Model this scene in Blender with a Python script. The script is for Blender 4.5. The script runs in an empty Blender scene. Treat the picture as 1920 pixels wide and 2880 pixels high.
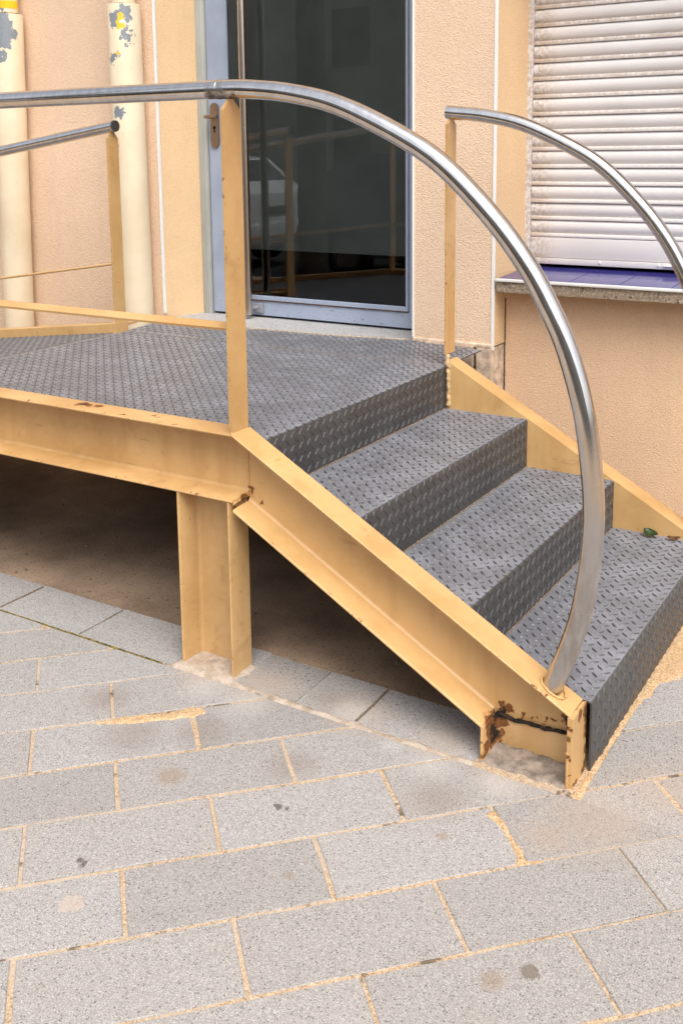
import bpy, bmesh, math, random
from mathutils import Vector, Matrix, Quaternion, noise
from mathutils.geometry import tessellate_polygon
R_ = random.Random(7)
C = bpy.context.scene.collection
scene = bpy.context.scene
rad = math.radians

# ------------------------------------------------------------------ camera
F_PX, YAW, PITCH, ROLL = 2900.0, rad(31.937), rad(9.2365), rad(-0.605)
cy, sy, cp, sp = math.cos(YAW), math.sin(YAW), math.cos(PITCH), math.sin(PITCH)
fwd = Vector((-sy*cp, cy*cp, -sp)); rgt = Vector((cy, sy, 0)); upv = rgt.cross(fwd)
r2 = rgt*math.cos(ROLL) + upv*math.sin(ROLL); u2 = -rgt*math.sin(ROLL) + upv*math.cos(ROLL)
cam = bpy.data.cameras.new('camera'); camo = bpy.data.objects.new('camera', cam); C.objects.link(camo)
M = Matrix((r2, u2, -fwd)).transposed().to_4x4(); M.translation = Vector((0.7415, -2.1987, 1.5085))
camo.matrix_world = M
cam.sensor_fit = 'VERTICAL'; cam.sensor_height = 36; cam.lens = F_PX/2880*36
cam.shift_y = -(1440-900.2)/2880
cam.clip_start = .05; cam.clip_end = 2000
scene.camera = camo
scene.render.resolution_x = 682; scene.render.resolution_y = 1024

# ------------------------------------------------------------------ sky and sun (bright overcast street)
SUN_FROM = Vector((.42, -.45, .88)).normalized()
w = bpy.data.worlds.new('World'); scene.world = w; w.use_nodes = True
nt = w.node_tree; nt.nodes.clear()
sky = nt.nodes.new('ShaderNodeTexSky'); sky.sky_type = 'NISHITA'; sky.sun_disc = False
sky.sun_elevation = math.asin(SUN_FROM.z); sky.sun_rotation = math.atan2(SUN_FROM.x, SUN_FROM.y)
sky.air_density = 1.0; sky.dust_density = 4.0; sky.ozone_density = 1.0
hs = nt.nodes.new('ShaderNodeHueSaturation'); hs.inputs['Saturation'].default_value = .34
bg = nt.nodes.new('ShaderNodeBackground'); bg.inputs['Strength'].default_value = .15
wo = nt.nodes.new('ShaderNodeOutputWorld')
nt.links.new(sky.outputs[0], hs.inputs['Color']); nt.links.new(hs.outputs[0], bg.inputs[0]); nt.links.new(bg.outputs[0], wo.inputs[0])
sl = bpy.data.lights.new('sun', 'SUN'); sl.energy = 1.25; sl.angle = rad(40); sl.color = (1, .95, .88)
so = bpy.data.objects.new('sun', sl); C.objects.link(so)
so.rotation_euler = (-SUN_FROM).to_track_quat('-Z', 'Y').to_euler(); so.location = (-4, -4, 8)
vs = scene.view_settings; vs.view_transform = 'Standard'; vs.look = 'None'; vs.exposure = .76; vs.gamma = 1
try: vs.use_curve_mapping = False
except Exception: pass

# ------------------------------------------------------------------ helpers: objects
def me(name, verts, faces, smooth=False, mats=None, fm=None):
    m = bpy.data.meshes.new(name); m.from_pydata([tuple(v) for v in verts], [], faces); m.update()
    if smooth: m.polygons.foreach_set('use_smooth', [True]*len(m.polygons))
    for x in (mats or []): m.materials.append(x)
    if fm: m.polygons.foreach_set('material_index', fm)
    return m
def link(name, mesh, parent=None, kind=None):
    o = bpy.data.objects.new(name, mesh); C.objects.link(o)
    if parent is not None:
        o.parent = parent
        if parent.type == 'EMPTY': o.location = -parent.location
    if kind: o['kind'] = kind
    return o
def thing(name, loc, label, cat, group=None):
    o = bpy.data.objects.new(name, None); C.objects.link(o); o.location = loc; o.empty_display_size = .1
    o['label'] = label; o['category'] = cat
    if group: o['group'] = group
    return o
def tag(o, label, cat, group=None):
    o['label'] = label; o['category'] = cat
    if group: o['group'] = group
    return o
class MB:
    """collects geometry in world coordinates"""
    def __init__(s): s.v = []; s.f = []; s.m = []; s.mi = 0
    def add(s, vs, fs):
        b = len(s.v); s.v += [tuple(x) for x in vs]; s.f += [tuple(i+b for i in f) for f in fs]; s.m += [s.mi]*len(fs)
    def box(s, x0, x1, y0, y1, z0, z1):
        s.add([(x0,y0,z0),(x1,y0,z0),(x1,y1,z0),(x0,y1,z0),(x0,y0,z1),(x1,y0,z1),(x1,y1,z1),(x0,y1,z1)],
              [(3,2,1,0),(4,5,6,7),(0,1,5,4),(1,2,6,5),(2,3,7,6),(3,0,4,7)])
    def bbox(s, x0, x1, y0, y1, z0, z1, b=.002):
        bm = bmesh.new(); bmesh.ops.create_cube(bm, size=1)
        for v in bm.verts: v.co = Vector(((x0+x1)/2+v.co.x*(x1-x0), (y0+y1)/2+v.co.y*(y1-y0), (z0+z1)/2+v.co.z*(z1-z0)))
        bmesh.ops.bevel(bm, geom=bm.edges[:], offset=b, segments=2, affect='EDGES', profile=.5)
        bm.verts.ensure_lookup_table()
        s.add([v.co[:] for v in bm.verts], [tuple(v.index for v in f.verts) for f in bm.faces]); bm.free()
    def prism(s, poly, a, b):
        """poly: list of 3d points; extruded by vector b-a"""
        d = Vector(b)-Vector(a); n = len(poly); P = [Vector(p) for p in poly]
        s.add(P+[p+d for p in P], [tuple(range(n))[::-1], tuple(range(n, 2*n))]+[(i, (i+1) % n, n+(i+1) % n, n+i) for i in range(n)])
    def plan(s, poly, z0, z1): s.prism([(x, y, z0) for x, y in poly], (0,0,z0), (0,0,z1))
    def tube(s, pts, r, n=20, caps=True):
        pts = [Vector(p) for p in pts]; rs = r if isinstance(r, (list, tuple)) else [r]*len(pts)
        up = None; rings = []
        for i, p in enumerate(pts):
            d = ((pts[i+1] if i+1 < len(pts) else p)-(pts[i-1] if i else p)).normalized()
            if up is None:
                up = d.orthogonal().normalized()
            up = (up-d*up.dot(d)).normalized(); q = d.cross(up)
            rings.append([p+(up*math.cos(2*math.pi*k/n)+q*math.sin(2*math.pi*k/n))*rs[i] for k in range(n)])
        vs = [v for r_ in rings for v in r_]; fs = []
        for i in range(len(pts)-1):
            for k in range(n): fs.append((i*n+k, i*n+(k+1) % n, (i+1)*n+(k+1) % n, (i+1)*n+k))
        if caps: fs += [tuple(range(n))[::-1], tuple(range((len(pts)-1)*n, len(pts)*n))]
        s.add(vs, fs)
    def build(s, name, mats, parent=None, smooth=False, kind=None, auto=None):
        if not isinstance(mats, (list, tuple)): mats = [mats]
        m = me(name, s.v, s.f, smooth, mats, s.m)
        bm = bmesh.new(); bm.from_mesh(m); bmesh.ops.recalc_face_normals(bm, faces=bm.faces[:]); bm.to_mesh(m); bm.free()
        if auto:
            m.polygons.foreach_set('use_smooth', [True]*len(m.polygons))
            m.set_sharp_from_angle(angle=rad(auto))
        return link(name, m, parent, kind)

# ------------------------------------------------------------------ helpers: materials
class NT:
    def __init__(s, name):
        s.m = bpy.data.materials.new(name); s.m.use_nodes = True; s.t = s.m.node_tree
        s.b = s.t.nodes['Principled BSDF']; s._pos = None; s._obj = None
    def n(s, typ, **kw):
        x = s.t.nodes.new(typ)
        for k, v in kw.items(): setattr(x, k, v)
        return x
    def l(s, a, b): s.t.links.new(a, b)
    def put(s, sock, v):
        if hasattr(v, 'is_output'): s.l(v, sock)
        elif v is not None: sock.default_value = v
    @property
    def pos(s):
        if s._pos is None: s._pos = s.n('ShaderNodeNewGeometry').outputs['Position']
        return s._pos
    @property
    def obj(s):
        if s._obj is None: s._obj = s.n('ShaderNodeTexCoord').outputs['Object']
        return s._obj
    def map(s, vec, scale=(1,1,1), rot=(0,0,0), loc=(0,0,0)):
        x = s.n('ShaderNodeMapping'); s.l(vec, x.inputs[0]); x.inputs['Scale'].default_value = scale
        x.inputs['Rotation'].default_value = rot; s.put(x.inputs['Location'], loc); return x.outputs[0]
    def noise(s, scale, detail=3, rough=.55, vec=None, dist=0, out='Fac'):
        x = s.n('ShaderNodeTexNoise'); s.l(vec if vec is not None else s.pos, x.inputs['Vector'])
        x.inputs['Scale'].default_value = scale; x.inputs['Detail'].default_value = detail
        x.inputs['Roughness'].default_value = rough; x.inputs['Distortion'].default_value = dist
        return x.outputs[0 if out == 'Fac' else 1]
    def voro(s, scale, vec=None, feat='F1', out='Distance'):
        x = s.n('ShaderNodeTexVoronoi', feature=feat); s.l(vec if vec is not None else s.pos, x.inputs['Vector'])
        x.inputs['Scale'].default_value = scale; return x.outputs[out]
    def ramp(s, fac, stops, interp='LINEAR'):
        x = s.n('ShaderNodeValToRGB'); s.put(x.inputs[0], fac); e = x.color_ramp.elements; x.color_ramp.interpolation = interp
        while len(e) < len(stops): e.new(.5)
        for i, (p, c) in enumerate(stops):
            e[i].position = p; e[i].color = (c, c, c, 1) if isinstance(c, (int, float)) else (*c, 1)
        return x.outputs[0]
    def math(s, op, a, b=None, c=None, clamp=False):
        x = s.n('ShaderNodeMath', operation=op, use_clamp=clamp); s.put(x.inputs[0], a)
        if b is not None: s.put(x.inputs[1], b)
        if c is not None: s.put(x.inputs[2], c)
        return x.outputs[0]
    def mix(s, fac, a, b, blend='MIX'):
        x = s.n('ShaderNodeMix', data_type='RGBA', blend_type=blend); s.put(x.inputs[0], fac)
        for k, v in ((6, a), (7, b)):
            if isinstance(v, tuple): v = (*v, 1) if len(v) == 3 else v
            s.put(x.inputs[k], v)
        return x.outputs[2]
    def sep(s, vec):
        x = s.n('ShaderNodeSeparateXYZ'); s.l(vec, x.inputs[0]); return x.outputs
    def smooth(s, v, a, b):
        x = s.n('ShaderNodeMapRange', interpolation_type='SMOOTHSTEP'); s.put(x.inputs[0], v)
        x.inputs[1].default_value = a; x.inputs[2].default_value = b; return x.outputs[0]
    def blobs(s, pts, vec=None, amp=.02, nscale=40, soft=.35):
        """mask: irregular stains around given points [(x,y,z,r),...]"""
        v = vec if vec is not None else s.pos
        nz = s.n('ShaderNodeVectorMath', operation='SUBTRACT'); s.l(s.noise(nscale, 3, .6, vec=v, out='Color'), nz.inputs[0]); nz.inputs[1].default_value = (.5,.5,.5)
        sc = s.n('ShaderNodeVectorMath', operation='SCALE'); s.l(nz.outputs[0], sc.inputs[0]); sc.inputs['Scale'].default_value = amp
        ad = s.n('ShaderNodeVectorMath', operation='ADD'); s.l(v, ad.inputs[0]); s.l(sc.outputs[0], ad.inputs[1])
        tot = None
        for p in pts:
            d = s.n('ShaderNodeVectorMath', operation='DISTANCE'); s.l(ad.outputs[0], d.inputs[0]); d.inputs[1].default_value = p[:3]
            k = s.n('ShaderNodeMapRange', interpolation_type='SMOOTHSTEP'); s.l(d.outputs['Value'], k.inputs[0])
            k.inputs[1].default_value = p[3]; k.inputs[2].default_value = p[3]*(1-soft); k.inputs[3].default_value = 0; k.inputs[4].default_value = 1
            k.inputs[1].default_value, k.inputs[2].default_value, k.inputs[3].default_value, k.inputs[4].default_value = p[3]*(1-soft), p[3], 1, 0
            tot = k.outputs[0] if tot is None else s.math('MAXIMUM', tot, k.outputs[0])
        return tot
    def bump(s, h, strength=.3, dist=.002, nrm=None):
        x = s.n('ShaderNodeBump'); x.inputs['Strength'].default_value = strength; x.inputs['Distance'].default_value = dist
        s.l(h, x.inputs['Height'])
        if nrm is not None: s.l(nrm, x.inputs['Normal'])
        s.l(x.outputs[0], s.b.inputs['Normal']); return x.outputs[0]
    def out(s, col=None, rough=None, spec=None, metal=None):
        if col is not None:
            if isinstance(col, tuple): col = (*col, 1)
            s.put(s.b.inputs['Base Color'], col)
        if rough is not None: s.put(s.b.inputs['Roughness'], rough)
        if spec is not None: s.put(s.b.inputs['Specular IOR Level'], spec)
        if metal is not None: s.put(s.b.inputs['Metallic'], metal)
        return s.m

RUST_PTS = [(-1.6306,.0564,.734,.034),(-1.60,.058,.734,.026),(-1.5631,.0621,.734,.027),(-1.3325,.0609,.734,.012),(-1.31,.05,.734,.010),(-1.8178,.009,.734,.008),(-1.4858,.0119,.734,.011),(-1.4261,.0199,.734,.014),(-1.21,.01,.734,.009),(-1.13,.008,.734,.007),
  (-1.0,.05,.535,.022),(-.985,.06,.545,.026),(-1.02,.03,.51,.02),(-1.01,.07,.53,.02),(-.99,.085,.555,.014),(-.955,.075,.52,.012),
  (-.21,.08,.0973,.02),(-.20,.075,.0605,.016),(-.2056,.08,.0097,.014),(-.2148,.08,.022,.014),(-.0406,.08,.1285,.02),(-.0262,.08,.11,.018),
  (-.226,.036,.0594,.03),(-.226,.0504,.028,.03),(-.226,.06,.08,.025),(-.23,.01,.01,.02),
  (0,.087,.166,.022),(0,.0917,.112,.02),(0,.088,.13,.018),(0,.0764,.004,.02),(0,.0305,.0863,.008),(0,.048,.1625,.018),(0,.014,0,.016),(-.005,.0,.15,.016),(-.01,.03,.172,.012),(-.005,.005,.03,.01),(-.005,.0,.075,.009),(-.02,.06,.168,.010),(-.19,.08,.105,.02),(-.15,.08,.1,.016),(-.12,.08,.105,.014),(-.09,.08,.108,.013),(-.07,.08,.112,.014),(-.215,.08,.07,.03),(-.20,.08,.04,.014),(-.226,.03,.08,.03),(-.226,.02,.03,.024),(-.24,0,.07,.02),(0,.09,.15,.03),(0,.092,.10,.028),(0,.09,.05,.018),(-.002,.002,.12,.012),(-.09,0,.236,.008),(-.1,0,.255,.01),(-.07,0,.235,.012),(-.06,.0,.225,.012),(-.222,.055,.09,.03),(-.224,.045,.05,.034),(-.224,.07,.03,.03),(-.21,.082,.11,.018),(-.024,.082,.125,.024),(-.012,.05,.15,.02),(.006,.05,.174,.016),(.006,.094,.13,.026),(.006,.092,.06,.02),(.006,.09,.02,.022),(.006,.03,.0,.02),(-.02,.085,.17,.014)]
DARK_PTS = [(-.217,.07,.09,.02),(-.222,.05,.06,.02),(-.222,.065,.035,.018),(-.205,.082,.1,.012),(-.03,.082,.115,.014),(.006,.093,.145,.012),(.006,.094,.09,.010),(-.21,.078,.09,.012),(-.038,.08,.125,.010),(-.223,.06,.05,.016),(-.223,.05,.03,.014),(-1.62,.058,.734,.014),(-.99,.06,.543,.010),(0,.09,.12,.009),(0,.088,.16,.009),(0,.078,.0,.010)]
def steel(name, base=(.58,.362,.156), tip=False):
    k = NT(name)
    big = k.noise(3.2, 4, .6); fine = k.noise(46, 3, .6)
    stk = k.noise(7, 3, .6, vec=k.map(k.pos, (1.0, 1.0, .22)))
    col = k.mix(k.smooth(big, .35, .7), base, (base[0]*.80, base[1]*.76, base[2]*.68))
    col = k.mix(k.math('MULTIPLY', k.smooth(stk, .50, .68), .55), col, (base[0]*.78, base[1]*.70, base[2]*.60))
    col = k.mix(k.math('MULTIPLY', k.smooth(fine, .45, .8), .25), col, (base[0]*1.06, base[1]*1.09, base[2]*1.2))
    sm = k.math('MULTIPLY', k.smooth(k.noise(11, 5, .7, dist=.6), .54, .66), k.smooth(k.noise(2.1, 2, .5), .42, .6))
    col = k.mix(k.math('MULTIPLY', sm, .5), col, (base[0]*.62, base[1]*.54, base[2]*.46))
    scr = k.smooth(k.noise(26, 2, .5, vec=k.map(k.pos, (.18, 1, 2.2), (0, rad(8), 0))), .70, .74)
    col = k.mix(k.math('MULTIPLY', scr, .35), col, (base[0]*.45, base[1]*.38, base[2]*.32))
    # scattered rust specks
    sp_ = k.noise(75 if tip else 60, 3, .55)
    gate = k.noise(9 if tip else 6, 2, .5)
    spm = k.math('MULTIPLY', k.smooth(sp_, .60 if tip else .70, .66 if tip else .75), k.smooth(gate, .42 if tip else .5, .6))
    rb = k.blobs(RUST_PTS, amp=.05, nscale=38, soft=.8)
    rustc = k.mix(k.noise(90, 3, .6), (.045,.019,.010), (.30,.115,.028))
    halo = k.math('MULTIPLY', rb, .8)
    col = k.mix(halo, col, (.45,.20,.05))
    core = k.smooth(k.math('MULTIPLY', rb, k.math('ADD', .5, k.noise(75, 5, .75))), .26, .68)
    col = k.mix(core, col, rustc)
    col = k.mix(spm, col, (.16,.06,.02))
    dk = k.blobs(DARK_PTS, amp=.03, nscale=80, soft=.5)
    col = k.mix(dk, col, (.018,.013,.010))
    h = k.math('ADD', k.math('MULTIPLY', k.noise(30, 3, .6), .4), k.math('MULTIPLY', k.noise(160, 2, .5), .35))
    brush = k.noise(60, 3, .6, vec=k.map(k.pos, (.06, 1, 1), (0, rad(12), 0)))
    h = k.math('ADD', h, k.math('MULTIPLY', brush, .45))
    h = k.math('SUBTRACT', h, k.math('MULTIPLY', core, .5))
    k.bump(h, .22, .004)
    ro = k.math('ADD', .36, k.math('MULTIPLY', k.math('MAXIMUM', core, dk), .45))
    return k.out(col, ro, .45)
M_STEEL = steel('cream_ochre_paint'); M_TIP = steel('worn_ochre_paint_edge', tip=True)

def mk_stainless():
    k = NT('brushed_stainless')
    g = k.noise(40, 3, .6, vec=k.map(k.pos, (1,1,.25)))
    col = k.mix(k.smooth(g, .3, .75), (.56,.55,.545), (.68,.67,.665))
    dirt = k.blobs([(-1.02,.045,1.655,.05),(-1.05,.03,1.66,.035),(-.985,.04,1.655,.03)], amp=.05, nscale=45, soft=.8)
    col = k.mix(k.math('MULTIPLY', dirt, .85), col, (.07,.045,.028))
    z = k.sep(k.pos)[2]
    foot = k.smooth(z, 1.05, .35)
    col = k.mix(k.math('MULTIPLY', k.math('MULTIPLY', foot, k.smooth(g, .35, .65)), .6), col, (.30,.26,.225))
    return k.out(col, k.math('ADD', .14, k.math('MULTIPLY', k.math('ADD', k.math('MULTIPLY', dirt, .5), k.math('MULTIPLY', foot, .14)), 1)), None, 1)
M_INOX = mk_stainless()

def mk_plate():
    k = NT('dark_grey_floor_paint')
    n1 = k.noise(5, 4, .6); n2 = k.noise(70, 3, .6); n3 = k.noise(320, 2, .5)
    col = k.mix(k.smooth(n1, .35, .7), (.048,.047,.048), (.066,.065,.066))
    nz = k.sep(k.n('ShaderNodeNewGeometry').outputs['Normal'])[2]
    dust_sheen = k.math('MULTIPLY', k.smooth(nz, .6, .95), k.math('ADD', .42, k.math('MULTIPLY', k.smooth(k.noise(9, 4, .65), .35, .75), .36)))
    col = k.mix(dust_sheen, col, (.285,.297,.345))  # upward faces: dust plus the sky's bluish sheen put into the colour
    fl = k.math('MULTIPLY', k.smooth(k.noise(120, 2, .5), .735, .76), .8)
    col = k.mix(fl, col, (.42,.36,.30))
    k.bump(k.math('ADD', k.math('MULTIPLY', n2, .5), k.math('MULTIPLY', n3, .3)), .15, .002)
    return k.out(col, k.math('ADD', .34, k.math('MULTIPLY', n1, .14)), .55)
M_PLATE = mk_plate()
def mk_lug():
    k = NT('worn_lug_paint'); n = k.noise(40, 3, .6)
    return k.out(k.mix(k.smooth(n, .3, .7), (.048,.048,.050), (.078,.077,.078)), .31, .62)
M_LUG = mk_lug()

def mk_stucco(name, base, dark, warm=None):
    k = NT(name)
    n1 = k.noise(1.7, 4, .6); g = k.noise(185, 3, .62); g2 = k.noise(420, 2, .6); v = k.voro(190)
    col = k.mix(k.smooth(n1, .3, .72), base, tuple(c*.93 for c in base))
    col = k.mix(k.math('MULTIPLY', k.smooth(g, .50, .32), .75), col, dark)
    col = k.mix(k.math('MULTIPLY', k.smooth(k.noise(60, 3, .6, vec=k.map(k.pos, (1,1,.35))), .60, .8), .25), col, tuple(min(1, c*1.18) for c in base))
    strk = k.smooth(k.noise(5, 4, .65, vec=k.map(k.pos, (1.6,1.6,.22))), .50, .72)
    col = k.mix(k.math('MULTIPLY', strk, .22), col, tuple(c*.72 for c in base))
    h = k.math('ADD', k.math('MULTIPLY', g, .7), k.math('ADD', k.math('MULTIPLY', g2, .25), k.math('MULTIPLY', v, .5)))
    k.bump(h, .9, .0042)
    return k.out(col, .92, .15)
M_STUCCO = mk_stucco('pinkish_beige_stucco', (.81,.60,.43), (.60,.415,.285))
M_OCHRE = mk_stucco('ochre_stucco', (.80,.565,.335), (.62,.415,.225))
M_LOWER = mk_stucco('peach_stucco', (.82,.575,.38), (.60,.40,.25))

def plain(name, col, rough=.5, spec=.4, metal=0, var=.08, ns=12, bump=0):
    k = NT(name); n = k.noise(ns, 4, .6)
    c = k.mix(k.smooth(n, .3, .7), col, tuple(x*(1-2*var) for x in col))
    if bump: k.bump(k.noise(220, 3, .6), bump, .003)
    return k.out(c, rough, spec, metal)
M_BEAD = plain('white_plastic_bead', (.80,.79,.77), .5, var=.03)

def mk_granite(name, scale, mid, dk, lt, bump=.25, rough=.75, stains=None, tintvar=True):
    k = NT(name)
    wv = k.n('ShaderNodeVectorMath', operation='MULTIPLY_ADD'); k.l(k.noise(scale*1.1, 2, .5, out='Color'), wv.inputs[0]); wv.inputs[1].default_value = (.9/scale,)*3; k.l(k.pos, wv.inputs[2])
    def dots(sc, lo, hi, rr):
        v = k.n('ShaderNodeTexVoronoi'); k.l(wv.outputs[0], v.inputs['Vector']); v.inputs['Scale'].default_value = sc
        c_ = k.sep(v.outputs['Color']); m_ = k.math('MULTIPLY', k.smooth(c_[0], lo, hi), k.smooth(v.outputs['Distance'], rr, rr*.4)); return m_, c_[1]
    fine = k.noise(scale*1.25, 4, .72)
    col = k.mix(k.smooth(fine, .34, .66), tuple(a*.70 for a in mid), tuple(a*1.22 for a in mid))
    d1, r = dots(scale*1.15, .45, .55, .62); col = k.mix(k.math('MULTIPLY', d1, .62), col, tuple(a*.52 for a in mid))
    d2, _ = dots(scale*1.3, .72, .78, .60); col = k.mix(k.math('MULTIPLY', d2, .7), col, lt)
    d3, _ = dots(scale*.72, .82, .87, .55); col = k.mix(k.math('MULTIPLY', d3, .75), col, dk)
    if tintvar:
        oi = k.n('ShaderNodeObjectInfo').outputs['Random']
        col = k.mix(1, col, k.ramp(oi, [(0, (.86,.85,.845)), (.35, (.96,.945,.93)), (.7, (1,.99,.98)), (1, (1.0,1.0,1.01))]), 'MULTIPLY')
    big = k.noise(2.6, 5, .62)
    col = k.mix(k.math('MULTIPLY', k.smooth(big, .52, .75), .30), col, (mid[0]*.80, mid[1]*.70, mid[2]*.60))
    if stains:
        for pts, c, f_, soft in stains:
            col = k.mix(k.math('MULTIPLY', k.blobs(pts, amp=.035, nscale=42, soft=soft), f_), col, c)
    if tintvar:
        spk = k.math('MULTIPLY', k.smooth(k.noise(135, 2, .5), .695, .72), k.smooth(k.noise(3.7, 3, .6), .50, .64))
        col = k.mix(k.math('MULTIPLY', spk, .85), col, (.035,.03,.028))
        edge = k.math('MULTIPLY', k.smooth(k.sep(k.pos)[1], -.10, .10), k.smooth(k.noise(120, 2, .5), .66, .69))
        col = k.mix(k.math('MULTIPLY', edge, .8), col, (.04,.034,.03))
    k.bump(k.math('ADD', k.noise(scale*.9, 3, .6), k.math('MULTIPLY', r, .4)), bump, .003)
    return k.out(col, rough, .3)
STAINS = [([(-.8153,-.7907,0,.015),(-.80,-.795,0,.010),(-.535,-.41,0,.009),(-.56,-.4164,0,.013)], (.07,.055,.045), .75, .5),
          ([(.1292,-.5808,0,.022)], (.16,.13,.105), .8, .35),
          ([(-.1834,-.3146,0,.020),(-.8554,-.4533,0,.05),(.0794,-.6352,0,.035),(-.40,-.60,0,.02)], (.27,.20,.14), .55, .7),
          ([(-.92,-.27,0,.12),(-1.06,-.37,0,.14),(-.62,-.26,0,.10),(-1.25,-.27,0,.10),(-.25,-.2,0,.12),(-.72,.05,0,.10)], (.20,.155,.125), .42, .95),
          ([(.10,-.08,0,.20),(.2,.1,0,.18),(.02,-.2,0,.10)], (.40,.30,.22), .38, .95),
          ([(-.9,.02,0,.15),(-.6,.03,0,.16),(-.35,.02,0,.14),(-1.1,-.02,0,.10),(-.15,-.02,0,.12)], (.44,.34,.26), .40, .95),
          ([(-.7333,-.8939,0,.028)], (.50,.40,.33), .5, .2),
          ([(-.33,-.085,0,.10),(-.45,-.06,0,.06),(-.9,-.10,0,.12),(-1.05,-.085,0,.10),(-.62,.03,0,.08),(-.15,-.07,0,.08)], (.56,.53,.50), .30, .95)]
M_PAVER = mk_granite('speckled_grey_paver', 285, (.366,.350,.337), (.085,.08,.078), (.62,.61,.60), .3, .8, STAINS)
M_THRESH = mk_granite('granite_threshold', 120, (.40,.395,.395), (.06,.055,.05), (.72,.70,.67), .2, .55, tintvar=False)
M_SLAB = mk_granite('rough_aggregate_sill', 95, (.30,.235,.17), (.035,.026,.018), (.55,.46,.36), .9, .85, tintvar=False)

def mk_sand():
    k = NT('orange_joint_sand')
    v = k.n('ShaderNodeTexVoronoi'); k.l(k.pos, v.inputs['Vector']); v.inputs['Scale'].default_value = 330
    r = k.sep(v.outputs['Color'])[0]
    col = k.ramp(r, [(0, (.22,.15,.09)), (.15, (.40,.285,.18)), (.6, (.51,.375,.245)), (1, (.64,.50,.36))])
    pale = k.smooth(k.noise(3.1, 3, .6), .42, .62)
    col = k.mix(k.math('MULTIPLY', pale, .6), col, (.50,.42,.34))
    dk = k.smooth(k.noise(9, 5, .7), .56, .63)
    col = k.mix(k.math('MULTIPLY', dk, .8), col, (.085,.065,.045))
    k.bump(k.math('ADD', r, k.noise(150, 3, .6)), .6, .004)
    return k.out(col, .95, .1)
M_SAND = mk_sand()
def mk_sandloose():
    k = NT('loose_orange_sand')
    v = k.n('ShaderNodeTexVoronoi'); k.l(k.pos, v.inputs['Vector']); v.inputs['Scale'].default_value = 330
    r = k.sep(v.outputs['Color'])[0]
    col = k.ramp(r, [(0, (.28,.17,.09)), (.15, (.45,.295,.16)), (.6, (.57,.385,.215)), (1, (.70,.52,.34))])
    k.bump(k.math('ADD', r, k.noise(150, 3, .6)), .6, .004)
    return k.out(col, .95, .1)
M_SANDL = mk_sandloose()
def mk_mortar():
    k = NT('pale_mortar'); n = k.noise(24, 5, .65); g = k.noise(170, 3, .6)
    col = k.mix(k.smooth(n, .35, .68), (.50,.42,.35), (.36,.28,.21))
    col = k.mix(k.math('MULTIPLY', k.smooth(g, .60, .7), .6), col, (.12,.09,.07))
    col = k.mix(k.math('MULTIPLY', k.smooth(k.noise(13, 4, .6), .58, .7), .7), col, (.15,.13,.12))
    k.bump(k.math('ADD', g, n), .6, .006); return k.out(col, .9, .15)
M_MORTAR = mk_mortar()
M_GROUTD = plain('dusty_grey_mortar', (.36,.295,.24), .92, .12, var=.28, ns=26, bump=.7)
def mk_concrete():
    k = NT('stained_brown_concrete'); n = k.noise(1.6, 5, .62); g = k.noise(120, 3, .65)
    st = k.noise(6, 4, .6, vec=k.map(k.pos, (1, 5, 1), (0,0,rad(10))))
    col = k.mix(k.smooth(n, .32, .7), (.40,.29,.205), (.19,.13,.09))
    col = k.mix(k.math('MULTIPLY', k.smooth(st, .6, .75), .35), col, (.30,.27,.25))
    col = k.mix(k.math('MULTIPLY', k.smooth(g, .52, .68), .5), col, (.07,.05,.038))
    col = k.mix(k.math('MULTIPLY', k.smooth(k.noise(210, 2, .5), .66, .72), .5), col, (.46,.37,.28))
    k.bump(g, .4, .004); return k.out(col, .9, .15)
M_CONC = mk_concrete()
M_ASPH = plain('asphalt', (.055,.054,.054), .9, .2, var=.15, ns=60, bump=.4)

# ================================================================== SETTING: ground
def struct(o): o['kind'] = 'structure'; return o
b = MB(); b.add([(-120,-120,-.03),(120,-120,-.03),(120,120,-.03),(-120,120,-.03)], [(0,1,2,3)])
struct(b.build('ground', M_CONC))
b = MB(); b.add([(-60,-16,-.022),(60,-16,-.022),(60,-4.3,-.022),(-60,-4.3,-.022)], [(0,1,2,3)])
struct(b.build('road', M_ASPH))
b = MB(); b.plan([(-12,-4.2),(8,-4.2),(8,1.9),(.0,1.9),(.0,.184),(-12,.184)], -.05, -.0028)
pavement = struct(b.build('pavement', M_SAND))
b = MB(); b.plan([(-12,.185),(.02,.185),(.02,1.75),(-12,1.75)], -.05, -.002)
conc = struct(b.build('concrete_floor', M_CONC))

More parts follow.
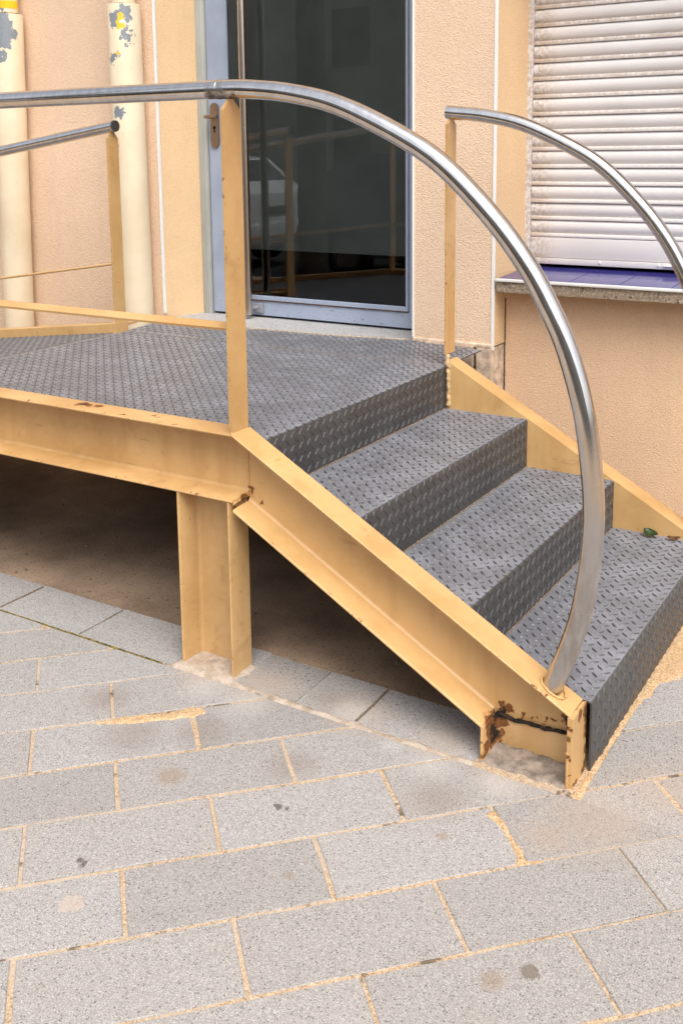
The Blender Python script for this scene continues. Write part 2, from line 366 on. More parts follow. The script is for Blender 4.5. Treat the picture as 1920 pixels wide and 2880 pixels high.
TH = rad(45.7); UC, US = math.cos(TH), math.sin(TH)
def uv2xy(u, v): return (u*UC-v*US, u*US+v*UC)
def clip(poly, nx, ny, d):      # keep nx*x+ny*y<=d
    out = []
    for i in range(len(poly)):
        a, c = poly[i], poly[(i+1) % len(poly)]
        da, dc = nx*a[0]+ny*a[1]-d, nx*c[0]+ny*c[1]-d
        if da <= 0: out.append(a)
        if (da < 0 < dc) or (dc < 0 < da):
            t = da/(da-dc); out.append((a[0]+(c[0]-a[0])*t, a[1]+(c[1]-a[1])*t))
    return out
def area(p): return abs(sum(p[i][0]*p[(i+1) % len(p)][1]-p[(i+1) % len(p)][0]*p[i][1] for i in range(len(p))))/2 if len(p) > 2 else 0
def paver_mesh(poly, zt, bev=.0022):
    """paver with slightly wavy worn edges; local origin at polygon centroid"""
    cx = sum(p[0] for p in poly)/len(poly); cyy = sum(p[1] for p in poly)/len(poly)
    pts = []
    for i in range(len(poly)):
        a, c = Vector(poly[i]), Vector(poly[(i+1) % len(poly)]); L = (c-a).length; n = max(1, int(L/.035))
        for j in range(n):
            q = a+(c-a)*(j/n)
            q += Vector((noise.noise(Vector((q.x*14, q.y*14, 3.1))), noise.noise(Vector((q.x*14, q.y*14, 9.7)))))*.0022
            pts.append((q.x-cx, q.y-cyy))
    n = len(pts)
    def inset(k): return [(x*(1-k/max(.05, math.hypot(x, y))), y*(1-k/max(.05, math.hypot(x, y)))) for x, y in pts]
    t = inset(bev)
    vs = [(x, y, -.03) for x, y in pts]+[(x, y, zt-bev) for x, y in pts]+[(x, y, zt) for x, y in t]
    fs = [(i, (i+1) % n, n+(i+1) % n, n+i) for i in range(n)]+[(n+i, n+(i+1) % n, 2*n+(i+1) % n, 2*n+i) for i in range(n)]+[tuple(range(2*n, 3*n))]
    m = me('paver', vs, fs, False, [M_PAVER]); return m, (cx, cyy)
def put_paver(poly):
    if area(poly) < .0015: return
    zt = R_.uniform(-.0018, .0018)
    m, (cx, cyy) = paver_mesh(poly, zt); o = link('paver', m, pavement); o.location = (cx, cyy, 0)
    o.rotation_euler = (R_.uniform(-.006, .006), R_.uniform(-.006, .006), 0)
UP, VP = .4215, .2042
for r in range(-14, 12):
    v0 = -.0165+VP*r; off = .213 if r % 2 else .005     # row -1 lies just below joint F
    for q in range(-12, 10):
        u0 = off+UP*q
        j = .0038+R_.uniform(-.0010, .0018); j2 = .0045+R_.uniform(-.0014, .0012)
        u_a, u_b, v_a, v_b = u0+j, u0+UP-j, v0+j2, v0+VP-j2
        # the broken-edged paver with the wide sand joint beside it
        c = uv2xy(u0+UP/2, v0+VP/2)
        if not (-3.6 < c[0] < 1.9 and -1.9 < c[1] < 1.7): continue
        poly = [uv2xy(u_a, v_a), uv2xy(u_b, v_a), uv2xy(u_b, v_b), uv2xy(u_a, v_b)]
        if r == 2 and abs(u0+1.26) < .02: poly = [uv2xy(u_a, v_a), uv2xy(u_b-.004, v_a), uv2xy(u_b-.008, v_b-.034), uv2xy(u_a+.28, v_b-.032), uv2xy(u_a+.20, v_b-.020), uv2xy(u_a+.14, v_b), uv2xy(u_a, v_b)]
        lo = clip(poly, 0, 1, -.037); hi = clip(clip(poly, 0, -1, .037), -1, 0, -.034)
        if all(p[0] > .034 or p[1] < -.037 for p in poly) and (area(lo) < 1e-6 or area(hi) < 1e-6): put_paver(poly)
        else:
            if area(lo) > 0 and area(lo) >= area(poly)*.999: put_paver(poly)
            elif all(p[0] > .034 for p in poly): put_paver(poly)
            else: put_paver(lo); put_paver(hi)
# kerb row of pavers under the beam line
xs = [-3.61,-3.2,-2.79,-2.38,-1.99,-1.612,-1.222]
for a, c in zip(xs[:-1], xs[1:]): put_paver([(a+.004,-.028),(c-.004,-.028),(c-.004,.183),(a+.004,.183)])
put_paver([(-1.005,-.026),(-.787,-.026),(-.789,.183),(-1.005,.183)]); put_paver([(-.785,-.024),(-.596,-.024),(-.60,.183),(-.787,.183)])
put_paver([(-.588,-.022),(-.24,-.018),(-.24,.183),(-.592,.183)])
put_paver([(-1.005,.100),(-1.005,.183),(-1.216,.183),(-1.216,.100)][::-1])

# lumpy patches (mortar, sand): height field over a polygon
def lumpy(name, poly, mat, h=.006, res=.008, seed=0, parent=None, base=-.004, edge=.02, slope=None):
    xs_ = [p[0] for p in poly]; ys_ = [p[1] for p in poly]
    nx, ny = int((max(xs_)-min(xs_))/res)+2, int((max(ys_)-min(ys_))/res)+2
    def dist(x, y):
        ins = False; d = 9
        for i in range(len(poly)):
            (x1, y1), (x2, y2) = poly[i], poly[(i+1) % len(poly)]
            if (y1 > y) != (y2 > y) and x < (x2-x1)*(y-y1)/(y2-y1)+x1: ins = not ins
            t = max(0, min(1, ((x-x1)*(x2-x1)+(y-y1)*(y2-y1))/((x2-x1)**2+(y2-y1)**2+1e-9)))
            d = min(d, math.hypot(x-x1-t*(x2-x1), y-y1-t*(y2-y1)))
        return d if ins else -d
    idx = {}; vs_ = []; fs_ = []
    for i in range(-2, nx+2):
        for j in range(-2, ny+2):
            x, y = min(xs_)+i*res, min(ys_)+j*res
            d = dist(x, y)+.012*noise.noise(Vector((x*30, y*30, seed)))
            if d < -res*1.5: continue
            k = max(0, min(1, d/edge+.2)); k = k*k*(3-2*k)
            hh = h if slope is None else slope(x, y)
            z = base+k*(hh-base)+ (.0025*noise.noise(Vector((x*45, y*45, seed+4)))+.0012*noise.noise(Vector((x*140, y*140, seed+4))))*k
            idx[i, j] = len(vs_); vs_.append((x, y, z))
    for (i, j) in list(idx):
        q = [(i, j), (i+1, j), (i+1, j+1), (i, j+1)]
        if all(t in idx for t in q): fs_.append(tuple(idx[t] for t in q))
    return link(name, me(name, vs_, fs_, True, [mat]), parent, 'stuff')
lumpy('mortar_bed', [(-1.225,-.032),(-1.0,-.036),(-.99,.10),(-1.22,.10)], M_MORTAR, .006, seed=1, parent=pavement)
lumpy('mortar_edge', [(-1.0,-.040),(-.85,-.040),(-.60,-.036),(-.24,-.034),(-.24,-.018),(-.6,-.014),(-.88,-.010),(-1.0,-.005)], M_MORTAR, .003, res=.006, seed=2, parent=pavement, edge=.012)
lumpy('stub_mortar', [(-.235,-.012),(-.005,-.008),(-.005,.088),(-.235,.088)], M_GROUTD, .02, res=.006, seed=5, parent=pavement, edge=.012, slope=lambda x, y: .002+.012*max(0, y/.085)**1.3)
o = lumpy('sand_spill', [uv2xy(-1.10,.585),uv2xy(-1.02,.560),uv2xy(-.80,.552),uv2xy(-.80,.595),uv2xy(-1.02,.598)], M_SANDL, .0012, seed=3, edge=.006, res=.005, parent=pavement)
lumpy('sand_spill', [(.012,-.03),(.040,-.03),(.032,.20),(.036,.42),(.060,.60),(.115,.70),(.14,.95),(.10,1.3),(.0,1.4)], M_SANDL, .004, seed=8, parent=pavement, edge=.012)
lumpy('sand_spill', [uv2xy(-.235,-.033),uv2xy(-.205,-.030),uv2xy(-.19,-.10),uv2xy(-.20,-.21),uv2xy(-.15,-.232),uv2xy(-.23,-.238),uv2xy(-.213,-.12)], M_SANDL, .0015, seed=9, parent=pavement, edge=.01, res=.005)

# ================================================================== STEEL STAIR AND LANDING
stair = thing('steel_stair', (-1.0,.65,0), 'ochre-painted steel entrance stair and landing with grey chequer plate steps and stainless handrails', 'staircase')
XK = -.998; ZT = .734; ZP = .700
HN, BN, TW = .200, .090, .009
def upn_profile(h=HN, b_=BN, top=True, bot=True, web=None):
    """(a,c): a = distance from the back of the web towards the flange tips, c = height; tip points flagged"""
    P = []
    tr, tt, fr, rr = .013, .0085, .012, .0035
    def arc(cx, cy_, r, a0, a1, n=5): return [(cx+r*math.cos(rad(a0+(a1-a0)*i/n)), cy_+r*math.sin(rad(a0+(a1-a0)*i/n))) for i in range(n+1)]
    # outline counter-clockwise starting at back bottom
    lo = [(0, 0)]
    if bot:
        lo += [(b_-rr, 0)]+arc(b_-rr, rr, rr, -90, 0, 3)+arc(b_-.006, tt-.006, .006, 0, 80, 4)
        lo += [(TW+fr, tr)]+[(TW+fr-fr*math.sin(rad(t)), tr+fr-fr*math.cos(rad(t))) for t in (22, 45, 68, 90)]
    else: lo += [(TW, 0)]
    hi = []
    if top:
        hi += [(TW+fr-fr*math.sin(rad(t)), h-tr-fr+fr*math.cos(rad(t))) for t in (90, 68, 45, 22)]+[(TW+fr, h-tr)]
        hi += arc(b_-.006, h-tt+.006, .006, -80, 0, 4)+arc(b_-rr, h-rr, rr, 0, 90, 3)
    else: hi += [(TW, h)]
    P = []
    for q in lo+hi+[(0, h)]:
        if not P or math.hypot(q[0]-P[-1][0], q[1]-P[-1][1]) > 1e-5: P.append(q)
    return P
def sweep(prof, back0, A, Cc, d, pl0, pl1, tipmin, mb):
    """sweep profile along d between the planes pl0, pl1 = (point, normal); A/Cc axes of the profile"""
    n = len(prof); v0, v1 = [], []
    for a, c in prof:
        p = back0+A*a+Cc*c
        for pl, o in ((pl0, v0), (pl1, v1)):
            t = (pl[0]-p).dot(pl[1])/d.dot(pl[1]); o.append(p+d*t)
    # cut into segments so noise based wear has vertices to work with
    fs_, ms_ = [], []
    for i in range(n):
        j = (i+1) % n; fs_.append((i, j, n+j, n+i)); ms_.append(1 if min(prof[i][0], prof[j][0]) > tipmin else 0)
    base = len(mb.v); mb.v += [tuple(p) for p in v0+v1]
    mb.f += [tuple(q+base for q in f) for f in fs_]; mb.m += ms_
    tris = tessellate_polygon([[Vector((a, c, 0)) for a, c in prof]])
    for o_ in (0, n):
        for t in tris: mb.f.append(tuple(base+o_+q for q in t)); mb.m.append(0)
X_, Y_, Z_ = Vector((1,0,0)), Vector((0,1,0)), Vector((0,0,1))
MS = [M_STEEL, M_TIP]
FOLD = -2.61; RS = .118   # ramp fold and its slope
# front landing beam
mb = MB(); prof = upn_profile()
sweep(prof, Vector((0,BN,ZT-HN)), -Y_, Z_, X_, (Vector((FOLD,0,0)), X_), (Vector((XK,0,0)), X_), BN-.013, mb)
beam = mb.build('landing_beam', MS, stair, auto=35)
# sloping ramp beams beyond the fold
dr = Vector((-1,0,-RS)).normalized(); cr_ = Vector((-RS,0,1)).normalized()
for yb, A in ((BN, -Y_), (1.281, Y_)):
    mb = MB(); sweep(prof, Vector((FOLD,yb,ZT-HN)), A, cr_, dr, (Vector((FOLD-.001,0,0)), X_), (Vector((-7.2,0,0)), X_), BN-.013, mb)
    mb.build('ramp_beam', MS, stair, auto=35)
# near stringer
SL = .556; ds = Vector((1,0,-SL)).normalized(); cs = Vector((SL,0,1)).normalized()
def stringer(yb, A, zk, x0, sl, name):
    d = Vector((1,0,-sl)).normalized(); c = Vector((sl,0,1)).normalized()
    org = Vector((XK, yb, zk))-c*HN
    mb = MB(); sweep(upn_profile(), org, A, c, d, (Vector((x0,0,0)), X_), (Vector((-.229,0,0)), X_), BN-.013, mb)
    sweep(upn_profile(bot=False), org, A, c, d, (Vector((-.229,0,0)), X_), (Vector((-.0035,0,0)), X_), BN-.013, mb)
    return mb.build(name, MS, stair, auto=35)
st_near = stringer(BN, -Y_, .737, XK+.0015, SL, 'stringer')
st_far = stringer(1.281, Y_, .744+.0, -.958, .560, 'stringer')
# weld seams at the kink
def bead(pts, r, mat, name, parent, seed=0, n=7):
    P = [Vector(p) for p in pts]; out_ = []; rs = []
    for a, c in zip(P[:-1], P[1:]):
        k = max(2, int((c-a).length/.006))
        for i in range(k):
            q = a+(c-a)*(i/k); out_.append(q+Vector((noise.noise(q*90+Vector((seed,0,0))), noise.noise(q*90+Vector((0,seed+5,0))), noise.noise(q*90+Vector((9,0,seed)))))*r*.45)
            rs.append(r*(.75+.5*(.5+noise.noise(q*120+Vector((seed,3,1))))))
    m = MB(); m.tube(out_, rs, n); return m.build(name, mat, parent, smooth=True)
bead([(XK,BN-TW-.001,.715),(XK,BN-TW-.001,.56)], .0018, M_STEEL, 'weld_seam', st_near, 1)
bead([(XK-.002,.004,.7345),(XK-.002,.086,.7345)], .004, M_STEEL, 'weld_seam', st_near, 2)
bead([(XK-.004,.006,.530),(XK-.004,.078,.540)], .005, M_TIP, 'weld_seam', beam, 3)
M_BURNT = plain('burnt_weld', (.045,.032,.025), .8, .2, var=.4, ns=90, bump=.6)
# support post under the kink (channel, flanges towards the viewer)
def vchannel(x0, x1, z0, z1, name, parent, mat, yb=BN, topcut=None):
    h = x1-x0; mb = MB()
    sweep(upn_profile(h=h), Vector((x0,yb,z0)), -Y_, X_, Z_, (Vector((0,0,z0)), Z_), (Vector((0,0,z1)), Z_), BN-.013, mb)
    return mb.build(name, mat, parent, auto=35)
M_POST = steel('faded_ochre_paint', (.58,.375,.175))
vchannel(-1.205, -1.012, -.02, ZT-HN-.0005, 'support_post', stair, [M_POST, M_TIP])
vchannel(-.233, -.004, -.02, .088, 'stringer_foot', stair, [M_POST, M_TIP], yb=BN-.004)
mb = MB(); mb.bbox(-.0100, .0055, -.001, BN+.006, -.02, .179, .0015); endp = mb.build('end_plate', MS, stair)
bead([(-.22,BN-TW-.005,.092),(-.17,BN-TW-.006,.086),(-.14,BN-TW-.006,.089),(-.10,BN-TW-.006,.087),(-.06,BN-TW-.006,.091),(-.012,BN-TW-.006,.094)], .0052, M_BURNT, 'weld_seam', endp, 6)
bead([(-.006,.0,.178),(.001,.04,.179),(.001,.088,.180)], .004, M_TIP, 'weld_seam', endp, 7)
# hidden-side supports of the landing
vchannel(-2.60, -2.41, -.02, ZT-HN-.0005, 'support_post', stair, [M_POST, M_TIP])
for xx in (-2.60, -1.205):
    mb = MB(); sweep(upn_profile(h=.19), Vector((xx,1.281,-.02)), Y_, X_, Z_, (Vector((0,0,-.02)), Z_), (Vector((0,0,.53)), Z_), BN-.013, mb); mb.build('support_post', [M_POST, M_TIP], stair, auto=35)
mb = MB(); sweep(prof, Vector((0,1.281,ZP-.008-HN)), Y_, Z_, X_, (Vector((FOLD,0,0)), X_), (Vector((-.965,0,0)), X_), BN-.013, mb); mb.build('rear_beam', MS, stair, auto=35)

# ---- chequer plates
X1, X2, X3, X4 = -.959, -.628, -.301, .020
Z2, Z3, Z4 = .5348, .3537, .1816
PIT = .0430
class Path:
    """bent plate: tread from xa to the nosing xn at height zt, then riser down to zb"""
    def __init__(s, xa, xn, zt, zb, r=.011): s.xa, s.xn, s.zt, s.zb, s.r = xa, xn, zt, zb, r; s.L1 = xn-r-xa; s.L2 = s.L1+math.pi/2*r; s.L = s.L2+(zt-r-zb)
    def at(s, t, off=0):
        if t <= s.L1: return (s.xa+t, s.zt+off)
        if t <= s.L2:
            a = (t-s.L1)/s.r; return (s.xn-s.r+(s.r+off)*math.sin(a), s.zt-s.r+(s.r+off)*math.cos(a))
        return (s.xn+off, s.zt-s.r-(t-s.L2))
def lug_template():
    L, W, H = .0290, .0086, .0027
    ring0, ring1, rid = [], [], []
    ts = (-1, -.55, 0, .55, 1)
    vs_, fs_ = [], []
    out_ = [(-L/2, 0)]+[(t*L/2, W/2*(1-t*t)**.75) for t in (-.6, -.2, .2, .6)]+[(L/2, 0)]+[(t*L/2, -W/2*(1-t*t)**.75) for t in (.6, .2, -.2, -.6)]
    n = len(out_)
    for x, y in out_: vs_.append((x, y, -.0004))
    for x, y in out_: vs_.append((x*.80, y*.16, H))
    for i in range(n): fs_.append((i, (i+1) % n, n+(i+1) % n, n+i))
    fs_.append(tuple(range(n, 2*n)))
    return vs_, fs_
LV, LF = lug_template()
def lugs(path, y0, y1, name, parent, yf=None, seed=0, phase=(0, 0), smin=.004):
    vs_, fs_ = [], []
    for par in (0, 1):
        ns = int(path.L/PIT)+2; ny = int((y1-y0)/PIT)+2
        ang = rad(45) if par == 0 else rad(-45); ca, sa = math.cos(ang), math.sin(ang)
        for i in range(-1, ns):
            for j in range(-1, ny):
                s0 = (i+.5*par)*PIT+phase[0]; yy = y0+(j+.5*par)*PIT+phase[1]
                if not (smin+.010 < s0 < path.L-.009 and y0+.012 < yy < y1-.012): continue
                if yf and not yf(path.at(s0)[0], yy): continue
                b0 = len(vs_)
                for lx, ly, lz in LV:
                    s1 = s0+lx*ca-ly*sa; y_ = yy+lx*sa+ly*ca
                    x, z = path.at(max(0, min(path.L, s1)), lz); vs_.append((x, y_, z))
                fs_ += [tuple(q+b0 for q in f) for f in LF]
    m = me(name, vs_, fs_, False, [M_LUG])
    return link(name, m, parent, 'stuff')
def plate_mesh(path, y0, y1, name, parent):
    ts = [0, path.L1]+[path.L1+(path.L2-path.L1)*k/6 for k in range(1, 7)]+[path.L]
    prof_t = [path.at(t) for t in ts]; prof_b = [path.at(t, -.005) for t in ts][::-1]
    pr_ = prof_t+prof_b; m = MB(); m.prism([(x, y0, z) for x, z in pr_], (0,y0,0), (0,y1,0))
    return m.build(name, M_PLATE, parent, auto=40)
pl = Path(FOLD, X1, ZP, Z2+.001)
land = plate_mesh(pl, BN+.0005, 1.2805, 'landing_plate', stair)
lugs(pl, BN, 1.281, 'raised_lugs', land, phase=(.010, .006))
# landing extension to the door threshold
rear_poly = [(-2.605,1.2805),(-.97,1.2805),(-.975,1.64),(-1.33,1.70),(-1.345,1.69),(-1.65,1.633),(-2.145,1.60),(-2.63,1.60),(-2.655,1.50)]
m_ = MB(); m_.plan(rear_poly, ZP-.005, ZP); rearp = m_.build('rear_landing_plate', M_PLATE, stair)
def in_rear(x, y):
    p = rear_poly; ins = False
    for i in range(len(p)):
        (x1, y1), (x2, y2) = p[i], p[(i+1) % len(p)]
        if (y1 > y) != (y2 > y) and x < (x2-x1)*(y-y1)/(y2-y1)+x1: ins = not ins
    return ins
class Flat:
    def __init__(s, xa, xb, z, sl=0): s.xa, s.L, s.z, s.sl = xa, xb-xa, z, sl
    def at(s, t, off=0): return (s.xa+t, s.z+off+s.sl*t)
lugs(Flat(-2.66, -.96, ZP), 1.275, 1.72, 'raised_lugs', rearp, yf=lambda x, y: all(in_rear(x+a, y+c) for a in (-.013, .013) for c in (-.013, .013)), phase=(.017, .012))
for (xa, xn, zt, zb, ph) in ((X1, X2, Z2, Z3+.001, (.012, .004)), (X2, X3, Z3, Z4+.001, (.026, .017)), (X3, X4, Z4, -.02, (.004, .026))):
    p_ = Path(xa, xn, zt, zb); q = plate_mesh(p_, BN+.0005 if zt > .2 else BN+.0025, 1.2805, 'step', stair)
    lugs(p_, BN, 1.281, 'raised_lugs', q, phase=ph)
# ramp plate down to the left
rz = lambda x: ZP+RS*(x-FOLD)
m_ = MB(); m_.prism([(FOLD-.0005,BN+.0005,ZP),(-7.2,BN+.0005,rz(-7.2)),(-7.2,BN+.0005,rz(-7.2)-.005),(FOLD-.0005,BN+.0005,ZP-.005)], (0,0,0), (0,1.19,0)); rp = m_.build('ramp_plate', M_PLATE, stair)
lugs(Flat(-4.6, FOLD, rz(-4.6), RS), BN, 1.281, 'raised_lugs', rp, phase=(.02, .01))
# dirt gathered at the foot of each riser
def mk_dirt():
    k = NT('dry_dirt'); g = k.noise(190, 3, .65)
    return k.out(k.ramp(g, [(.3, (.05,.036,.026)), (.5, (.17,.13,.10)), (.7, (.33,.27,.215))]), .95, .1)
M_DIRT = mk_dirt()
for i, (xx, zz) in enumerate(((X1, Z2), (X2, Z3), (X3, Z4))):
    bead([(xx+.002,BN+.004,zz+.0005),(xx+.002,1.278,zz+.0005)], .0032, M_DIRT, 'dirt_line', stair, 20+i, 6)['kind'] = 'stuff'
bead([(FOLD,BN+.004,ZP+.0004),(FOLD,1.20,ZP+.0004)], .0016, M_DIRT, 'plate_seam', stair, 26, 5)['kind'] = 'stuff'
bead([(-2.58,1.2805,ZP+.0002),(-.99,1.2805,ZP+.0002)], .0016, M_DIRT, 'plate_seam', stair, 27, 5)['kind'] = 'stuff'
# caulk along the end of the far stringer
M_CAULK = plain('yellow_caulk', (.70,.50,.26), .7, .3, var=.2, ns=60)
bead([(X1+.006,1.279,.745),(X1+.010,1.278,.70),(X1+.009,1.279,.62),(X1+.011,1.279,Z2+.004)], .0085, M_CAULK, 'caulk_bead', st_far, 31, 8)
bead([(-1.345,1.694,ZP+.002),(-1.65,1.632,ZP+.002),(-2.145,1.600,ZP+.002),(-2.62,1.60,ZP+.002)], .0055, plain('stone_chips', (.55,.46,.36), .9, .2, var=.35, ns=140), 'chipped_edge', rearp, 33, 6)

# ---- railings
def flat_post(xc, y0, y1, z0, zs, zt, name='rail_post', lean=0):
    """flat bar, wide face towards +-x, pointed top"""
    t = .005; m = MB(); ym_ = (y0+y1)/2
    poly = [(y0, z0), (y1, z0), (y1+lean, zs), (ym_+.008+lean, zt), (ym_-.008+lean, zt), (y0+lean, zs)]
    bm = bmesh.new(); vs_ = [bm.verts.new((xc-t, y, z)) for y, z in poly]; f = bm.faces.new(vs_)
    r_ = bmesh.ops.extrude_face_region(bm, geom=[f]); bmesh.ops.translate(bm, vec=(2*t,0,0), verts=[g for g in r_['geom'] if isinstance(g, bmesh.types.BMVert)])
    bmesh.ops.recalc_face_normals(bm, faces=bm.faces[:]); bmesh.ops.bevel(bm, geom=bm.edges[:], offset=.0016, segments=2, affect='EDGES')
    me_ = bpy.data.meshes.new(name); bm.to_mesh(me_); bm.free(); me_.materials.append(M_STEEL); me_.materials.append(M_TIP)
    for p in me_.polygons:
        if abs(p.normal.x) < .9: p.material_index = 1
    return link(name, me_, stair)
def spline(pts, n=8):
    P = [Vector(p) for p in pts]; P = [P[0]*2-P[1]]+P+[P[-1]*2-P[-2]]; out_ = []
    for i in range(1, len(P)-2):
        for k in range(n):
            t = k/n; a, b_, c, d = P[i-1], P[i], P[i+1], P[i+2]
            out_.append(.5*((2*b_)+(c-a)*t+(2*a-5*b_+4*c-d)*t*t+(3*b_-a-3*c+d)*t**3))
    return out_+[P[-2]]
ARC = [(-1.02,1.679),(-.93,1.6755),(-.80,1.660),(-.6504,1.6225),(-.4647,1.5371),(-.353,1.4640),(-.2338,1.3491),(-.1511,1.2467),(-.0973,1.1574),(-.0491,1.0563),(-.0045,.9083),(.0190,.7561),(.0245,.6390),(.0150,.5150),(-.0033,.4071),(-.0380,.2930),(-.068,.2140)]
RR = .0255
pts = [(-2.60,.045,1.6795),(-2.0,.045,1.6795),(-1.5,.045,1.680),(-1.2,.045,1.6795)]+[(x, .045, z) for x, z in ARC]
m_ = MB(); sp_pts = spline(pts, 8); m_.tube(sp_pts, RR, 40); hr = m_.build('handrail', M_INOX, stair, auto=40)
m_ = MB(); m_.tube([(-2.60,.045,1.6795),(-6.9,.045,1.6795-4.3*RS)], RR, 32); m_.build('ramp_handrail', M_INOX, stair, auto=40)
bead([(-1.035,.045+RR*math.cos(a), 1.6795+RR*math.sin(a)) for a in [rad(t) for t in range(0, 360, 30)]+[0]], .0016, M_INOX, 'weld_ring', hr, 40, 6)
bead([(-.062+.029*1.05*math.cos(a), .045+.0275*math.sin(a), .2195-.029*1.05*math.cos(a)*SL) for a in [rad(t) for t in range(0, 361, 24)]], .0035, M_TIP, 'weld_ring', hr, 42, 6)
DX, DZ = -.022, -.027
pts2 = [(-.982,1.325,1.652)]+[(x+DX+.055*max(0, (1.05-z)), 1.325, z+DZ) for x, z in ARC[1:-1]]+[(-.030,1.325,.20)]
m_ = MB(); m_.tube(spline(pts2, 8), RR, 32); m_.build('handrail', M_INOX, stair, auto=40)
m_ = MB(); m_.tube([(-2.585,1.245,1.635),(-6.9,1.245,1.635-4.315*.137)], RR, 32); m_.build('ramp_handrail', M_INOX, stair, auto=40)
m_ = MB(); m_.tube([(-2.583,1.245,1.635),(-2.579,1.245,1.635)], RR*.985, 32); m_.build('rail_end_cap', plain('dark_cap', (.055,.05,.048), .4, .4), stair, auto=40)
flat_post(-1.0025, .006, .085, .735, 1.624, 1.655, lean=.001)
flat_post(-.968, 1.288, 1.362, .742, 1.606, 1.630)
flat_post(-2.607, 1.212, 1.282, .68, 1.580, 1.612)
for xx in (-3.9, -5.2, -6.5):
    flat_post(xx, .010, .082, ZT+RS*(xx-FOLD), 1.6795+RS*(xx+2.6)-.055, 1.6795+RS*(xx+2.6)-.02)
    flat_post(xx, 1.212, 1.282, .68+RS*(xx-FOLD), 1.635+.137*(xx+2.585)-.055, 1.635+.137*(xx+2.585)-.02)
flat_post(-2.607, .010, .082, .735, 1.624, 1.655)
# mid rails and toe rails
def bar(profile, p0, p1, name, mat=MS):
    d = (Vector(p1)-Vector(p0)); m = MB(); m.prism([(p0[0], p0[1]+a, p0[2]+c) for a, c in profile], p0, p1)
    o = m.build(name, mat, stair, auto=30); return o
MIDP = [(-.013,-.003),(-.011,-.010),(.010,-.012),(.013,-.008),(.013,.008),(.009,.012),(.004,.0125)]
bar(MIDP, (-1.0075,.045,1.031), (-2.6,.045,1.031), 'mid_rail')
bar(MIDP, (-2.61,.045,1.031), (-6.5,.045,1.031-3.89*RS), 'mid_rail')
m_ = MB(); m_.tube([(-2.612,1.23,1.018),(-6.5,1.23,1.018-3.89*.142)], .006, 10); m_.build('mid_rod', M_STEEL, stair, auto=40)
TOE = [(-.004,0),(.004,0),(.004,.036),(.030,.038),(.030,.043),(-.002,.043),(-.004,.041)]
bar(TOE, (-2.614,1.222,rz(-2.614)+.001), (-6.5,1.222,rz(-6.5)+.001), 'toe_rail')
m_ = MB(); m_.bbox(-2.614, -2.600, 1.205, 1.290, .698, .748, .0015); m_.build('toe_rail_end', MS, stair)
# ================================================================== BUILDING FACADE
bld = thing('building', (-1.5,2.2,0), 'beige stuccoed ground floor facade with blue-grey glazed door and white roller shutter', 'building')
FY = 1.70; TOPZ = 3.6
m_ = MB(); m_.plan([(-9,FY),(-2.738,FY),(-2.738,FY+.0125),(-2.665,FY+.225),(-2.665,2.3),(-9,2.3)], -.05, TOPZ)
for i, f in enumerate(m_.f):   # reveal faces get the more orange stucco colour
    c = [sum(m_.v[k][a] for k in f)/len(f) for a in range(3)]
    if c[0] > -2.74 and c[1] < 1.93 and len(f) == 4: m_.m[i] = 1
m_.build('wall', [M_STUCCO, M_OCHRE], bld)
m_ = MB(); m_.plan([(-1.320,FY),(-.957,FY),(-.953,FY+.006),(-.953,2.3),(-1.324,2.3),(-1.324,FY+.004)], .705, TOPZ)
for i, f in enumerate(m_.f):
    c = [sum(m_.v[k][a] for k in f)/len(f) for a in range(3)]
    if c[0] > -.954 and len(f) == 4: m_.m[i] = 1
m_.build('pillar', [M_STUCCO, M_OCHRE], bld)
# pillar base, its plaster broken at the corner
def rough_box(name, mat, x0, x1, y0, y1, z0, z1, parent, amp=.004, n=(14, 6, 26), fr=22, seed=0, skip=None):
    bm = bmesh.new(); bmesh.ops.create_cube(bm, size=1)
    vs_ = {}; faces = []
    def key(i, j, k): 
        if (i, j, k) not in vs_:
            p = Vector((x0+(x1-x0)*i/n[0], y0+(y1-y0)*j/n[1], z0+(z1-z0)*k/n[2]))
            d = Vector((noise.noise(p*fr+Vector((seed,0,0))), noise.noise(p*fr+Vector((0,seed+7,0))), noise.noise(p*fr+Vector((3,0,seed)))))*amp
            d += Vector((noise.noise(p*fr*4), noise.noise(p*fr*4+Vector((5,0,0))), noise.noise(p*fr*4+Vector((0,5,0)))))*amp*.4
            vs_[i, j, k] = (len(vs_), p+d)
        return vs_[i, j, k][0]
    a, b_, c = n
    for i in range(a):
        for k in range(c):
            for j in (0, b_): faces.append((key(i,j,k), key(i+1,j,k), key(i+1,j,k+1), key(i,j,k+1)))
    for j in range(b_):
        for k in range(c):
            for i in (0, a): faces.append((key(i,j,k), key(i,j+1,k), key(i,j+1,k+1), key(i,j,k+1)))
    for i in range(a):
        for j in range(b_):
            for k in (0, c): faces.append((key(i,j,k), key(i+1,j,k), key(i+1,j+1,k), key(i,j+1,k)))
    bm.free()
    m = me(name, [v[1] for v in sorted(vs_.values(), key=lambda t: t[0])], faces, False, [mat])
    bm = bmesh.new(); bm.from_mesh(m); bmesh.ops.recalc_face_normals(bm, faces=bm.faces[:]); bm.to_mesh(m); bm.free()
    return link(name, m, parent)
M_PLASTER = plain('broken_plaster', (.74,.58,.44), .95, .1, var=.22, ns=30, bump=.8)
rough_box('pillar_base', M_PLASTER, -1.322, -1.035, FY-.016, 2.25, -.05, .700, bld, .004, (10, 5, 24), seed=2)
rough_box('pillar_base', M_PLASTER, -1.020, -.955, FY-.012, 2.25, -.05, .698, bld, .0035, (6, 5, 24), seed=4)
m_ = MB(); m_.box(-1.05, -1.0, FY+.03, 2.2, -.05, .69); m_.build('crack_shade_fill', plain('cavity_shade', (.03,.022,.017), .95, .1), bld)  # near-black block behind the crack, the gap's shade put into its colour
